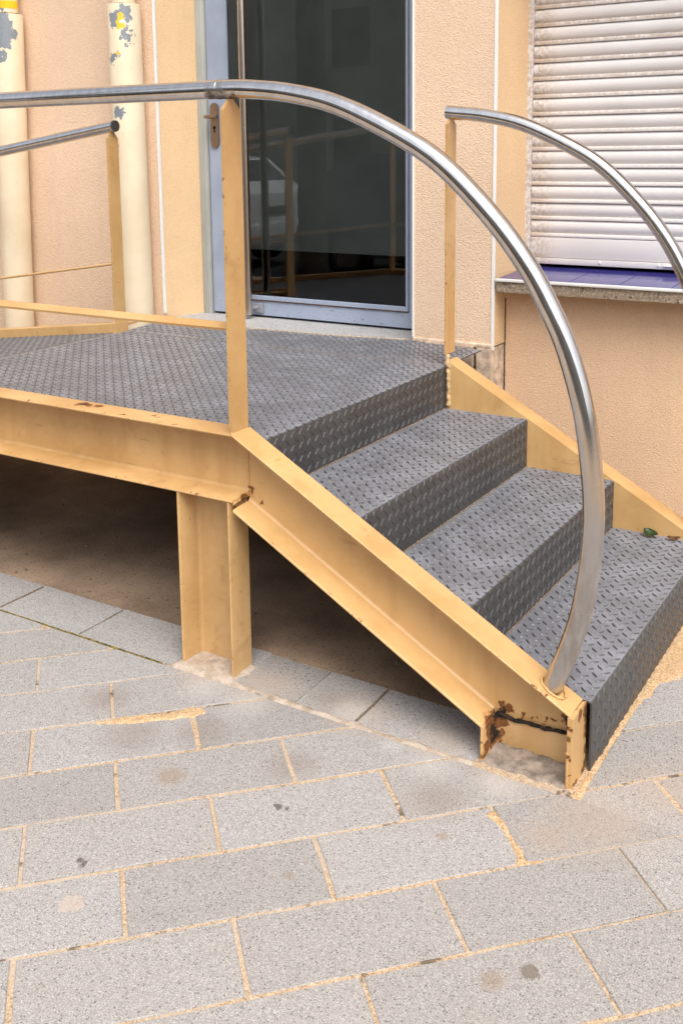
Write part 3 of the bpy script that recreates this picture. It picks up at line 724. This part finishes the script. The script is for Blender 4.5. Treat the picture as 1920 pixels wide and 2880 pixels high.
m_ = MB(); m_.bbox(-1.325, -.953, FY-.010, FY+.02, .696, .716, .006); m_.build('plaster_skirting', M_PLASTER, bld)
# corner beads
for x, z0, z1, t in ((-2.738, .715, TOPZ, .006), (-1.3235, .716, TOPZ, .0045), (-.9545, .690, TOPZ, .0055)):
    m_ = MB(); m_.bbox(x-t, x+t, FY-.004, FY+.010, z0, z1, .0015); m_.build('corner_bead', M_BEAD, bld)
# lower wall under the window, with the recess
m_ = MB(); m_.box(-.953, 3.2, 1.828, 2.3, -.05, .940); m_.build('wall_panel', M_LOWER, bld)
bead([(-.9515,1.826,.20),(-.9515,1.826,.55),(-.9515,1.826,.90)], .0030, plain('grime_crack', (.12,.085,.055), .95, .1, var=.3, ns=60), 'grimy_joint', bld, 50, 6)
m_ = MB(); m_.box(1.6, 3.2, FY, 2.3, .94, TOPZ); m_.build('wall', M_STUCCO, bld)
m_ = MB(); m_.box(-2.665, -1.324, FY+.02, 2.3, 2.95, TOPZ); m_.build('lintel', M_STUCCO, bld)
m_ = MB(); m_.box(-.953, 1.6, FY+.02, 2.3, 2.72, TOPZ); m_.build('lintel', M_STUCCO, bld)
m_ = MB(); m_.box(-9, 3.2, FY-.02, 6.5, TOPZ+.001, 8.5); m_.build('upper_storey', M_STUCCO, bld)
# threshold
m_ = MB(); m_.plan([(-2.70,1.60),(-2.145,1.603),(-1.65,1.636),(-1.345,1.695),(-1.3255,1.695),(-1.3255,2.02),(-2.72,2.02)], .60, .6945); m_.build('threshold', M_THRESH, bld)
m_ = MB(); m_.plan([(-2.70,1.61),(-1.33,1.70),(-1.33,1.75),(-2.72,1.75)], -.05, .599); m_.build('threshold_base', M_CONC, bld)

# ---- door
DY = 1.93
M_DOOR = None
def mk_doorpaint():
    k = NT('blue_grey_door_paint'); n = k.noise(8, 4, .6)
    col = k.mix(k.smooth(n, .3, .7), (.32,.37,.475), (.275,.325,.425))
    z = k.sep(k.pos)[2]
    chip = k.math('MULTIPLY', k.smooth(k.noise(30, 4, .6, vec=k.map(k.pos, (1,1,3))), .62, .66), k.smooth(z, .86, .74))
    col = k.mix(chip, col, (.19,.17,.15))
    return k.out(col, .42, .4)
M_DOOR = mk_doorpaint()
M_FRAME = plain('grey_green_frame', (.42,.43,.40), .45, .4, var=.06, ns=5)
m_ = MB(); m_.bbox(-2.666, -2.612, DY-.012, DY+.07, .6945, 2.9, .003); m_.bbox(-2.640, -2.632, DY-.018, DY-.010, .6945, 2.9, .002); m_.build('door_frame', M_FRAME, bld, auto=40)
m_ = MB(); m_.bbox(-1.4465, -1.3255, DY+.006, DY+.07, .6945, 2.9, .003); m_.build('door_frame', M_FRAME, bld)
LX0, LX1, GX0, GX1, GZ0 = -2.606, -1.449, -2.474, -1.482, .806
m_ = MB()
m_.bbox(LX0, GX0-.010, DY, DY+.045, .7055, 2.85, .003); m_.bbox(GX1+.014, LX1, DY, DY+.045, .7055, 2.85, .003)
m_.bbox(GX0-.010, GX1+.014, DY+.001, DY+.045, .7055, .780, .002); m_.bbox(GX0-.010, GX1+.014, DY+.001, DY+.045, 2.75, 2.85, .002)
door = m_.build('door', M_DOOR, bld)
m_ = MB(); m_.bbox(GX0-.009, GX1+.013, DY-.008, DY+.02, .7845, GZ0, .0025); m_.bbox(GX1, GX1+.013, DY-.0075, DY+.02, GZ0+.0005, 2.749, .0025)
m_.bbox(GX0-.009, GX0, DY-.0075, DY+.02, GZ0+.0005, 2.749, .0025); m_.build('glazing_bead', M_DOOR, door)
bead([(GX0-.009,DY-.004,.7822),(-1.9,DY-.004,.7822),(GX1+.013,DY-.004,.7822)], .0026, plain('rusty_seam', (.22,.09,.03), .9, .1, var=.35, ns=45), 'rusty_seam', door, 60, 6)
def mk_glass():
    k = NT('door_glass'); t = k.t; t.nodes.remove(k.b)
    tr = k.n('ShaderNodeBsdfTransparent'); tr.inputs[0].default_value = (.80,.83,.82,1)
    gl = k.n('ShaderNodeBsdfGlossy'); gl.inputs['Roughness'].default_value = .0; gl.inputs[0].default_value = (.72,.73,.75,1)
    fr = k.n('ShaderNodeFresnel'); fr.inputs['IOR'].default_value = 1.52
    mx = k.n('ShaderNodeMixShader'); k.l(fr.outputs[0], mx.inputs[0]); k.l(tr.outputs[0], mx.inputs[1]); k.l(gl.outputs[0], mx.inputs[2])
    k.l(mx.outputs[0], k.t.nodes['Material Output'].inputs[0]); return k.m
M_GLASS = mk_glass()
m_ = MB(); m_.box(GX0+.0005, GX1-.0005, DY+.004, DY+.010, GZ0+.0005, 2.748); m_.build('glass_pane', M_GLASS, door)
M_FILM = plain('smoky_solar_film', (.33,.335,.32), .6, .3, var=.10, ns=3)
m_ = MB(); m_.box(GX0+.001, GX1-.001, DY+.0115, DY+.013, 1.036, 2.747); m_.build('solar_film', M_FILM, door)
lumpy_ = None
# handle plate with keyhole, lever
M_BRONZE = plain('bronze_anodised', (.30,.225,.175), .33, .5, .85, var=.08, ns=30)
def slot_poly(xc, z0, z1, w_, n=10):
    r_ = w_/2; return [(xc+r_*math.cos(a), z1-r_+r_*math.sin(a)) for a in [math.pi*i/n for i in range(n+1)]]+[(xc+r_*math.cos(a), z0+r_+r_*math.sin(a)) for a in [math.pi+math.pi*i/n for i in range(n+1)]]
EX = -2.562
m_ = MB(); m_.prism([(x, DY-.0005, z) for x, z in slot_poly(EX, 1.537, 1.759, .052)], (0,DY,0), (0,DY-.009,0)); esc = m_.build('handle_plate', M_BRONZE, door, auto=30)
m_ = MB(); m_.tube([(EX,DY-.009,1.690),(EX,DY-.045,1.690),(EX,DY-.055,1.690)], .010, 14)
m_.tube([(EX+.055,DY-.055,1.690),(EX,DY-.056,1.690),(EX-.022,DY-.056,1.690)], [.009,.009,.0085], 14); m_.build('lever', M_BRONZE, esc, auto=40)
m_ = MB(); m_.prism([(x, DY-.0095, z) for x, z in [(EX+.0085*math.cos(2*math.pi*i/14), 1.637+.0085*math.sin(2*math.pi*i/14)) for i in range(14)]], (0,0,0), (0,-.0008,0)); m_.prism([(x, DY-.0092, z) for x, z in slot_poly(EX, 1.612, 1.636, .009)], (0,0,0), (0,-.0008,0)); m_.build('keyhole', plain('black_keyhole', (.01,.009,.008), .6, .2), esc)
# vertical pull bar
PX, PY = -2.330, DY-.070
M_PULL = plain('satin_pull_bar', (.62,.53,.45), .22, .5, 1.0, var=.05, ns=30)
m_ = MB(); m_.tube([(PX,PY,.716),(PX,PY,2.6)], .0195, 28); pb = m_.build('pull_bar', M_PULL, door, auto=40)
m_ = MB(); m_.tube([(PX,PY,.745),(PX+.0,DY+.002,.745)], .012, 14); m_.bbox(PX-.004, PX+.044, DY-.010, DY, .716, .772, .008); m_.build('bar_bracket', plain('steel_bracket', (.40,.42,.46), .4, .5, .6), pb, auto=40)
# room behind
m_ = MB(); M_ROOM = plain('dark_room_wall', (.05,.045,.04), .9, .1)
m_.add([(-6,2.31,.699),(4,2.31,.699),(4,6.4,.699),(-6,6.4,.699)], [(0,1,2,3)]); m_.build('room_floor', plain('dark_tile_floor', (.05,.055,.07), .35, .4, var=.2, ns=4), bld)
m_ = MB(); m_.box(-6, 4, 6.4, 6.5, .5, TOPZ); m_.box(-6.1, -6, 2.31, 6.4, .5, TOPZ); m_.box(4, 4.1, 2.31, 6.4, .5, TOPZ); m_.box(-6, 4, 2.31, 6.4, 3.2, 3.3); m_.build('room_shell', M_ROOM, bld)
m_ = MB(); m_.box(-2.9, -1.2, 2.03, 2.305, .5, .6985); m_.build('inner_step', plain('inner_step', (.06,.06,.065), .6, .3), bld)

# ---- window: sill, tiles, shutter
rough_box('window_sill', M_SLAB, -.940, 1.65, FY+.001, 2.06, .937, .979, bld, .0022, (200, 5, 6), 60, seed=8)
sill = [o for o in bpy.data.objects if o.name.startswith('window_sill')][0]
m_ = MB(); m_.bbox(-.944, 1.65, FY-.008, FY+.006, .9795, .9925, .0035); m_.build('tile_trim', plain('white_glazed_trim', (.80,.79,.76), .2, .5, var=.03), sill, auto=40)
def mk_blue():
    k = NT('cobalt_glazed_tile'); n = k.noise(18, 3, .6); oi = k.n('ShaderNodeObjectInfo').outputs['Random']
    col = k.mix(k.smooth(n, .3, .7), (.034,.030,.17), (.043,.039,.205)); col = k.mix(k.math('MULTIPLY', oi, .3), col, (.035,.035,.2))
    col = k.mix(k.math('MULTIPLY', k.smooth(k.noise(40, 4, .65), .56, .72), .25), col, (.30,.25,.24))
    return k.out(col, .13, .5)
M_BLUE = mk_blue(); M_GROUT = plain('tile_grout', (.42,.41,.45), .9, .1)
m_ = MB(); m_.prism([(-.9405,FY+.0065,.9795),(-.9405,2.08,.9795),(-.9405,2.08,1.0055),(-.9405,FY+.0065,.9865)], (0,0,0), (2.59,0,0)); m_.build('grout_bed', M_GROUT, sill)
for i in range(13):
    x0 = max(-.9405, -.84+.2*(i-1)+.0012); x1 = -.84+.2*i-.0012
    for y0, y1 in ((FY+.0075, 1.888), (1.8905, 2.078)):
        m_ = MB(); m_.bbox(x0, x1, y0, y1, .9802, .9905, .0012)
        m_.v = [(x, y, z+(.05*(y-FY) if z > .985 else 0)) for x, y, z in m_.v]; m_.build('tile', M_BLUE, sill)
SY = 2.06
def mk_shutter():
    k = NT('lilac_white_shutter_paint'); o = k.sep(k.obj)
    n = k.noise(60, 4, .62); big = k.noise(3, 4, .6); grit = k.noise(210, 3, .65)
    col = k.mix(k.smooth(big, .3, .7), (.70,.68,.675), (.65,.625,.62))
    rib = k.math('MULTIPLY', k.smooth(o[2], -.060, -.0560), k.smooth(o[2], -.050, -.0555))
    rib2 = k.math('MULTIPLY', k.smooth(o[2], -.0715, -.066), k.smooth(o[2], -.0545, -.0575))
    wz = k.sep(k.pos)[2]; hi = k.math('ADD', .25, k.math('MULTIPLY', k.smooth(wz, 1.3, 2.1), .75))
    d = k.math('MULTIPLY', k.math('MULTIPLY', rib2, hi), k.smooth(n, .30, .62))
    col = k.mix(k.math('MULTIPLY', d, .75), col, (.40,.31,.22))
    low = k.math('MULTIPLY', k.smooth(o[2], -.040, -.054), k.smooth(o[2], -.058, -.0545))
    col = k.mix(k.math('MULTIPLY', k.math('MULTIPLY', low, hi), .45), col, (.38,.31,.26))
    px = k.sep(k.pos)[0]; lft = k.math('MULTIPLY', k.smooth(px, -.80, -.925), k.smooth(k.math('ADD', n, k.math('MULTIPLY', rib2, .2)), .38, .62))
    col = k.mix(k.math('MULTIPLY', lft, .6), col, (.36,.24,.14))
    col = k.mix(k.math('MULTIPLY', k.smooth(grit, .64, .72), .25), col, (.25,.22,.2))
    k.bump(grit, .15, .002)
    return k.out(col, .5, .35)
M_SHUT = mk_shutter()
m_ = MB(); m_.bbox(-.960, -.932, SY-.030, SY+.03, .9915, 2.75, .002); guide = m_.build('roller_shutter', M_SHUT, bld)
m_ = MB(); m_.bbox(1.57, 1.60, SY-.03, SY+.03, .9915, 2.75, .002); m_.build('guide_rail', M_SHUT, guide)
SP = [(.006,0),(.001,-.0015),(-.003,-.006),(-.0065,-.014),(-.0085,-.023),(-.0082,-.032),(-.0055,-.042),(-.001,-.050),(.0035,-.0545),(.0035,-.0552),(-.0055,-.0562),(-.0085,-.0585),(-.0095,-.066),(-.0085,-.0705),(-.004,-.0722),(.004,-.0726),(.010,-.0726),(.010,0)]
sm = MB(); sm.prism([(-.931, a, c) for a, c in SP], (0,0,0), (2.5,0,0))
PITCH_S = .0733
k0 = 0; slat_me = None
for i in range(22):
    zt = 1.1385+PITCH_S*(i+1)
    if slat_me is None:
        o = sm.build('slat', M_SHUT, guide, auto=50); slat_me = o.data
    else:
        o = bpy.data.objects.new('slat', slat_me); C.objects.link(o); o.parent = guide
    o.location = (0, SY-.006+R_.uniform(-.0008, .0008), zt); o.rotation_euler = (R_.uniform(-.02, .02), 0, 0)
m_ = MB(); m_.bbox(-.931, 1.57, SY-.012, SY+.012, 1.050, 1.1385, .003); bb = m_.build('bottom_bar', M_SHUT, guide, auto=40)
m_ = MB(); m_.bbox(-.928, 1.57, SY-.020, SY-.0125, 1.0235, 1.0495, .002); m_.build('bottom_angle', M_SHUT, guide, auto=40)
for xx in (-.62, -.375, -.17):
    m_ = MB(); m_.tube([(xx,SY-.0195,1.038),(xx,SY-.0235,1.038),(xx,SY-.0255,1.038)], [.0065,.0055,.002], 12); m_.build('bolt', M_SHUT, guide, auto=40)
m_ = MB(); m_.bbox(-.355, -.27, SY-.036, SY-.0205, 1.036, 1.041, .0015); m_.bbox(-.355, -.27, SY-.024, SY-.0205, 1.024, 1.036, .0012); m_.build('latch', M_SHUT, guide)

# ================================================================== DRAINPIPES
def mk_pipe():
    k = NT('peeling_cream_pipe_paint'); n = k.noise(4, 4, .6)
    col = k.mix(k.smooth(n, .3, .7), (.77,.66,.48), (.70,.58,.41))
    pts2_ = [(-2.835,1.545,2.157,0.0376),(-2.775,1.53,2.172,0.0537),(-2.755,1.54,2.150,0.0429),(-2.735,1.55,2.1248,0.0483),(-2.8351,1.54,2.1251,0.0236),(-2.757,1.55,2.0822,0.0451),(-2.77,1.54,2.0402,0.0408),(-2.73,1.565,2.035,0.0322),(-2.86,1.55,1.9622,0.0279),(-2.8268,1.535,1.9736,0.0172),(-2.748,1.555,1.954,0.0343),(-2.842,1.535,1.7087,0.0343),(-2.848,1.535,1.5381,0.0128)]
    pts1_ = [(-3.6338,1.545,2.2015,0.0537),(-3.62,1.545,2.1354,0.0644),(-3.631,1.545,2.098,0.0483),(-3.655,1.545,2.0147,0.0365)]
    pk = k.blobs(pts2_+pts1_, amp=.095, nscale=36, soft=.15)
    ye = k.blobs([(-2.80,1.535,2.150,.026),(-2.805,1.535,2.120,.026),(-2.775,1.54,2.022,.016),(-2.825,1.54,1.985,.012),(-2.62,1.5,2.1,.001)], amp=.05, nscale=40, soft=.12)
    wh = k.blobs([(-2.78,1.535,2.135,.026),(-2.765,1.54,2.06,.012)], amp=.05, nscale=40, soft=.15)
    gr = k.mix(k.noise(90, 3, .6), (.15,.175,.205), (.24,.26,.28))
    col = k.mix(pk, col, gr); col = k.mix(ye, col, (.85,.46,.02)); col = k.mix(wh, col, (.70,.64,.58))
    sc = k.math('MULTIPLY', k.smooth(k.noise(60, 2, .5), .74, .77), .8); col = k.mix(sc, col, (.22,.17,.13))
    z = k.sep(k.pos)[2]
    k.bump(k.math('SUBTRACT', k.math('MULTIPLY', k.noise(30, 3, .6), .3), pk), .35, .002)
    return k.out(col, .42, .4)
M_PIPE = mk_pipe()
M_YEL = plain('yellow_band', (.85,.55,.02), .4, .4)
def drain(xt, xb, ztop, label, yellow):
    t = thing('drainpipe', ((xt+xb)/2, 1.61, 0), label, 'drainpipe', 'cream drainpipes on the wall')
    def at(z): return (xb+(xt-xb)*(z-.55)/1.7, 1.612, z)
    m = MB(); m.tube([at(-.02), at(.7), at(1.5), at(ztop-.004), at(ztop)], [.079,.079,.079,.079,.0775], 40); lo = m.build('lower_pipe', M_PIPE, t, auto=50)
    bead([(at(ztop)[0]+.058*math.cos(a), 1.612+.058*math.sin(a), ztop+.002) for a in [rad(q) for q in range(0, 361, 20)]], .0035, plain('rust_ring', (.35,.2,.1), .8, .2, var=.3, ns=40), 'rust_ring', lo, 70, 6)
    m = MB(); m.tube([at(ztop-.02), (at(ztop)[0], 1.612, 3.5)], .0555, 36); up_ = m.build('upper_pipe', M_PIPE, t, auto=50)
    if yellow:
        m = MB(); m.tube([(at(ztop)[0],1.612,2.262),(at(ztop)[0],1.612,2.30)], .0563, 36); m.build('yellow_band', M_YEL, up_, auto=50)
    return t
drain(-2.848, -2.836, 2.218, 'cream drainpipe with grey and orange peeled patches behind the rear rail post', False)
drain(-3.664, -3.716, 2.235, 'cream drainpipe with yellow band at the left picture edge', True)

# ================================================================== LITTER
def leaf(name, loc, rot, L, W, mat, curl):
    vs_, fs_ = [], []; n = 10
    for i in range(n+1):
        t = i/n; w_ = W*math.sin(math.pi*t**.8)**.9+.0004
        for j in (-1, -.5, 0, .5, 1):
            vs_.append((L*(t-.5), w_*j, curl*((t-.5)**2)*.06+abs(j)*W*.55*curl+.001*math.sin(9*t+j)))
    for i in range(n):
        for j in range(4): fs_.append((i*5+j, i*5+j+1, i*5+j+6, i*5+j+5))
    m = me(name, vs_, fs_, True, [mat]); o = link(name, m); o.location = loc; o.rotation_euler = rot
    md = o.modifiers.new('t', 'SOLIDIFY'); md.thickness = .0006; return o
M_LEAFG = plain('dark_green_leaf', (.028,.055,.014), .45, .4, var=.3, ns=80); M_LEAFB = plain('brown_leaf', (.12,.06,.028), .7, .2, var=.3, ns=80)
tag(leaf('fallen_leaf', (-.158,1.255,.190), (.25,.05,rad(-20)), .056, .020, M_LEAFG, .6), 'curled dark green leaf lying on the bottom step by the far stringer', 'leaf')
tag(leaf('fallen_leaf', (-.080,1.258,.188), (.3,-.1,rad(10)), .045, .011, M_LEAFB, .5), 'small brown dry leaf on the bottom step at the right picture edge', 'leaf')

# ================================================================== ACROSS THE STREET (seen mirrored in the door glass)
opp = thing('building', (-6,-18,0), 'pale plastered building across the street, mirrored in the door glass', 'building')
M_OPP = plain('pale_render', (.52,.48,.42), .9, .15, var=.12, ns=1.2, bump=.3)
M_SHD = plain('brown_shutter', (.10,.06,.04), .6, .3); M_DKG = plain('window_glass', (.02,.022,.025), .05, .6)
m_ = MB()
for x0, x1 in ((-40,-19.2),(-18,-14.2),(-13,-9.2),(-8,-4.2),(-3,.8),(2,30)): m_.box(x0, x1, -20, -17.5, -.05, 6.5)
for x0, x1 in ((-19.2,-18),(-14.2,-13),(-9.2,-8),(-4.2,-3),(.8,2)): m_.box(x0, x1, -20, -17.502, -.05, .9); m_.box(x0, x1, -20, -17.502, 2.4, 3.7); m_.box(x0, x1, -20, -17.502, 5.2, 6.5)
m_.build('wall', M_OPP, opp)
for x0 in (-19.2,-14.2,-9.2,-4.2,.8):
    for z0, z1 in ((.9, 2.4), (3.7, 5.2)):
        m_ = MB(); m_.box(x0, x0+.6, -17.66, -17.62, z0, z1); m_.box(x0+.6, x0+1.2, -17.665, -17.625, z0, z1); wn = m_.build('window', M_SHD if z0 > 3 else M_DKG, opp)
        m_ = MB(); m_.box(x0-.05, x0+1.25, -17.56, -17.44, z0-.06, z0-.001); m_.build('sill', M_OPP, wn)
column = MB(); column.tube([(-5.75,-3.75,-.02),(-5.75,-3.75,.25),(-5.74,-3.74,3),(-5.72,-3.72,7.5)], [.20,.17,.16,.11], 20)  # plain shaft standing in for the mirrored tree trunk, crown left out
tag(column.build('trunk_column', plain('weathered_column', (.10,.085,.07), .9, .15, var=.2, ns=8), smooth=True), 'dark trunk-like pole at the kerb, mirrored in the door glass', 'column')
def car(name, x_rear, yc, s_, paint, label):
    """hatchback parked along x; s_=+1: rear end faces +x"""
    t = thing(name, (x_rear-2*s_, yc, 0), label, 'car')
    prof_ = [(0,.35),(-.02,.62),(.04,.98),(.18,1.12),(.52,1.44),(1.0,1.50),(1.75,1.47),(2.35,1.30),(2.95,1.02),(3.75,.90),(3.98,.72),(4.02,.40),(3.9,.25),(.1,.25)]
    def P(x, y, z): return (x_rear-s_*x, yc+y, z)
    def width(z): return .84 if z < .95 else .84-.24*((z-.95)/.55)**1.1
    ys_ = (-1, -.93, -.6, 0, .6, .93, 1); vs_, fs_ = [], []; n = len(prof_)
    for k_, q in enumerate(ys_):
        for x, z in prof_:
            e = 1-.06*(abs(q) > .95); cx_, cz_ = 2.0, .75
            vs_.append(P(cx_+(x-cx_)*e, q*width(z), cz_+(z-cz_)*(e if z > .5 else 1)))
    for k_ in range(len(ys_)-1):
        for i in range(n): fs_.append((k_*n+i, k_*n+(i+1) % n, (k_+1)*n+(i+1) % n, (k_+1)*n+i))
    fs_ += [tuple(range(n)), tuple(range((len(ys_)-1)*n, len(ys_)*n))]
    mb_ = MB(); mb_.add(vs_, fs_); body = mb_.build('body', paint, t, auto=35)
    g = MB(); g.prism([P(.215,-.60,1.135),P(.215,.60,1.135),P(.50,.52,1.41),P(.50,-.52,1.41)], (0,0,0), (.012*s_,0,.008)); g.build('rear_window', M_DKG, t)
    g = MB(); g.prism([P(2.90,-.62,1.05),P(2.90,.62,1.05),P(2.38,.52,1.29),P(2.38,-.52,1.29)], (0,0,0), (-.010*s_,0,.014)); g.build('windscreen', M_DKG, t)
    for sd in (-1, 1):
        g = MB(); g.prism([P(.55,sd*.795,1.06),P(2.55,sd*.795,1.06),P(2.1,sd*.66,1.36),P(.75,sd*.66,1.38)], (0,0,0), (0,.018*sd,.004)); g.build('side_window', M_DKG, t)
        g = MB(); g.bbox(*sorted((x_rear-s_*.10, x_rear+s_*.03)), *sorted((yc+sd*.60, yc+sd*.80)), .68, 1.0, .02); g.build('tail_light', M_TAIL, t, auto=40)
        for wx in (.72, 3.25):
            g = MB(); c_ = P(wx, sd*.76, .30); g.tube([(c_[0],c_[1]-.10,.30),(c_[0],c_[1]-.085,.30),(c_[0],c_[1]+.085,.30),(c_[0],c_[1]+.10,.30)], [.26,.30,.30,.26], 28); wh = g.build('wheel', M_TYRE, t, auto=40)
            g = MB(); g.tube([(c_[0],c_[1]-.106,.30),(c_[0],c_[1]+.106,.30)], .19, 20); g.build('rim', M_RIM, wh, auto=40)
    g = MB(); g.bbox(*sorted((x_rear+s_*.005, x_rear+s_*.06)), yc-.78, yc+.78, .36, .60, .02); g.build('rear_bumper', paint, t, auto=40)
    g = MB(); g.bbox(*sorted((x_rear+s_*.022, x_rear+s_*.034)), yc-.26, yc+.26, .70, .81, .003); g.build('number_plate', M_RIM, t)
M_TAIL = plain('red_tail_light', (.35,.01,.01), .2, .5); M_TYRE = plain('tyre', (.02,.02,.02), .8, .2); M_RIM = plain('dull_rim', (.16,.16,.16), .4, .5, .5)
car('parked_car', -7.35, -5.25, 1, plain('white_car_paint', (.72,.73,.74), .2, .5, var=.02), 'white hatchback parked along the street, its rear mirrored in the door glass')
car('parked_car', -6.55, -5.45, -1, plain('dark_grey_car_paint', (.07,.075,.085), .2, .5, var=.03), 'dark grey hatchback parked nose to the right, mirrored in the door glass')

# ---- chair inside the room, its orange legs show below the film
ch = thing('chair', (-2.87,4.12,.70), 'chair with orange legs standing inside, seen through the clear strip of door glass', 'chair')
M_OR = plain('orange_chair_leg', (.55,.12,.03), .4, .4)
for dx in (-.2, .2):
    for dy in (-.2, .2):
        m_ = MB(); m_.tube([(-2.87+dx*1.1,4.12+dy*1.1,.70),(-2.87+dx*.9,4.12+dy*.9,1.13)], .017, 10); m_.build('leg', M_OR, ch, auto=40)
m_ = MB(); m_.bbox(-3.09, -2.65, 3.90, 4.34, 1.13, 1.17, .012); m_.build('seat', M_OR, ch, auto=40)
m_ = MB(); m_.bbox(-3.09, -2.65, 4.32, 4.35, 1.25, 1.58, .012); m_.bbox(-3.07, -3.04, 4.315, 4.355, 1.165, 1.30, .008); m_.bbox(-2.70, -2.67, 4.315, 4.355, 1.165, 1.30, .008); m_.build('backrest', M_OR, ch, auto=40)

# ---- grit and small litter on the concrete floor under the landing
rg = random.Random(5); gv, gf = [], []
for i in range(260):
    x, y = rg.uniform(-2.6, -.35), rg.uniform(.2, 1.5)**1.0; r_ = rg.choice((.003, .004, .005, .007)); b0 = len(gv)
    for a in range(5): gv.append((x+r_*math.cos(a*1.257+i)*rg.uniform(.7, 1.3), y+r_*math.sin(a*1.257+i)*rg.uniform(.7, 1.3), -.002))
    gv.append((x, y, r_*.9)); gf += [(b0+a, b0+(a+1) % 5, b0+5) for a in range(5)]
link('grit', me('grit', gv, gf, False, [M_DIRT]), conc, 'stuff')

# ---- mossy dirt packed in the joints of the kerb row, and the crack in one kerb paver
for i, (xa, ya, xb, yb, r_) in enumerate(((-1.992,-.024,-1.994,.180,.0036), (-1.612,-.024,-1.614,.180,.0036), (-.786,-.02,-.790,.182,.0022), (-.592,-.018,-.598,.182,.0038), (-2.38,-.024,-2.38,.18,.0036))):
    bead([(xa,ya,-.0022),((xa+xb)/2+.002,(ya+yb)/2,-.0022),(xb,yb,-.0022)], r_, M_DIRT, 'joint_dirt', pavement, 80+i, 6)['kind'] = 'stuff'
bead([(-2.4,-.0325,-.0025),(-1.9,-.0325,-.0025),(-1.25,-.0325,-.0025)], .0035, plain('mossy_joint', (.26,.20,.06), .95, .1, var=.45, ns=30), 'joint_moss', pavement, 90, 6)['kind'] = 'stuff'
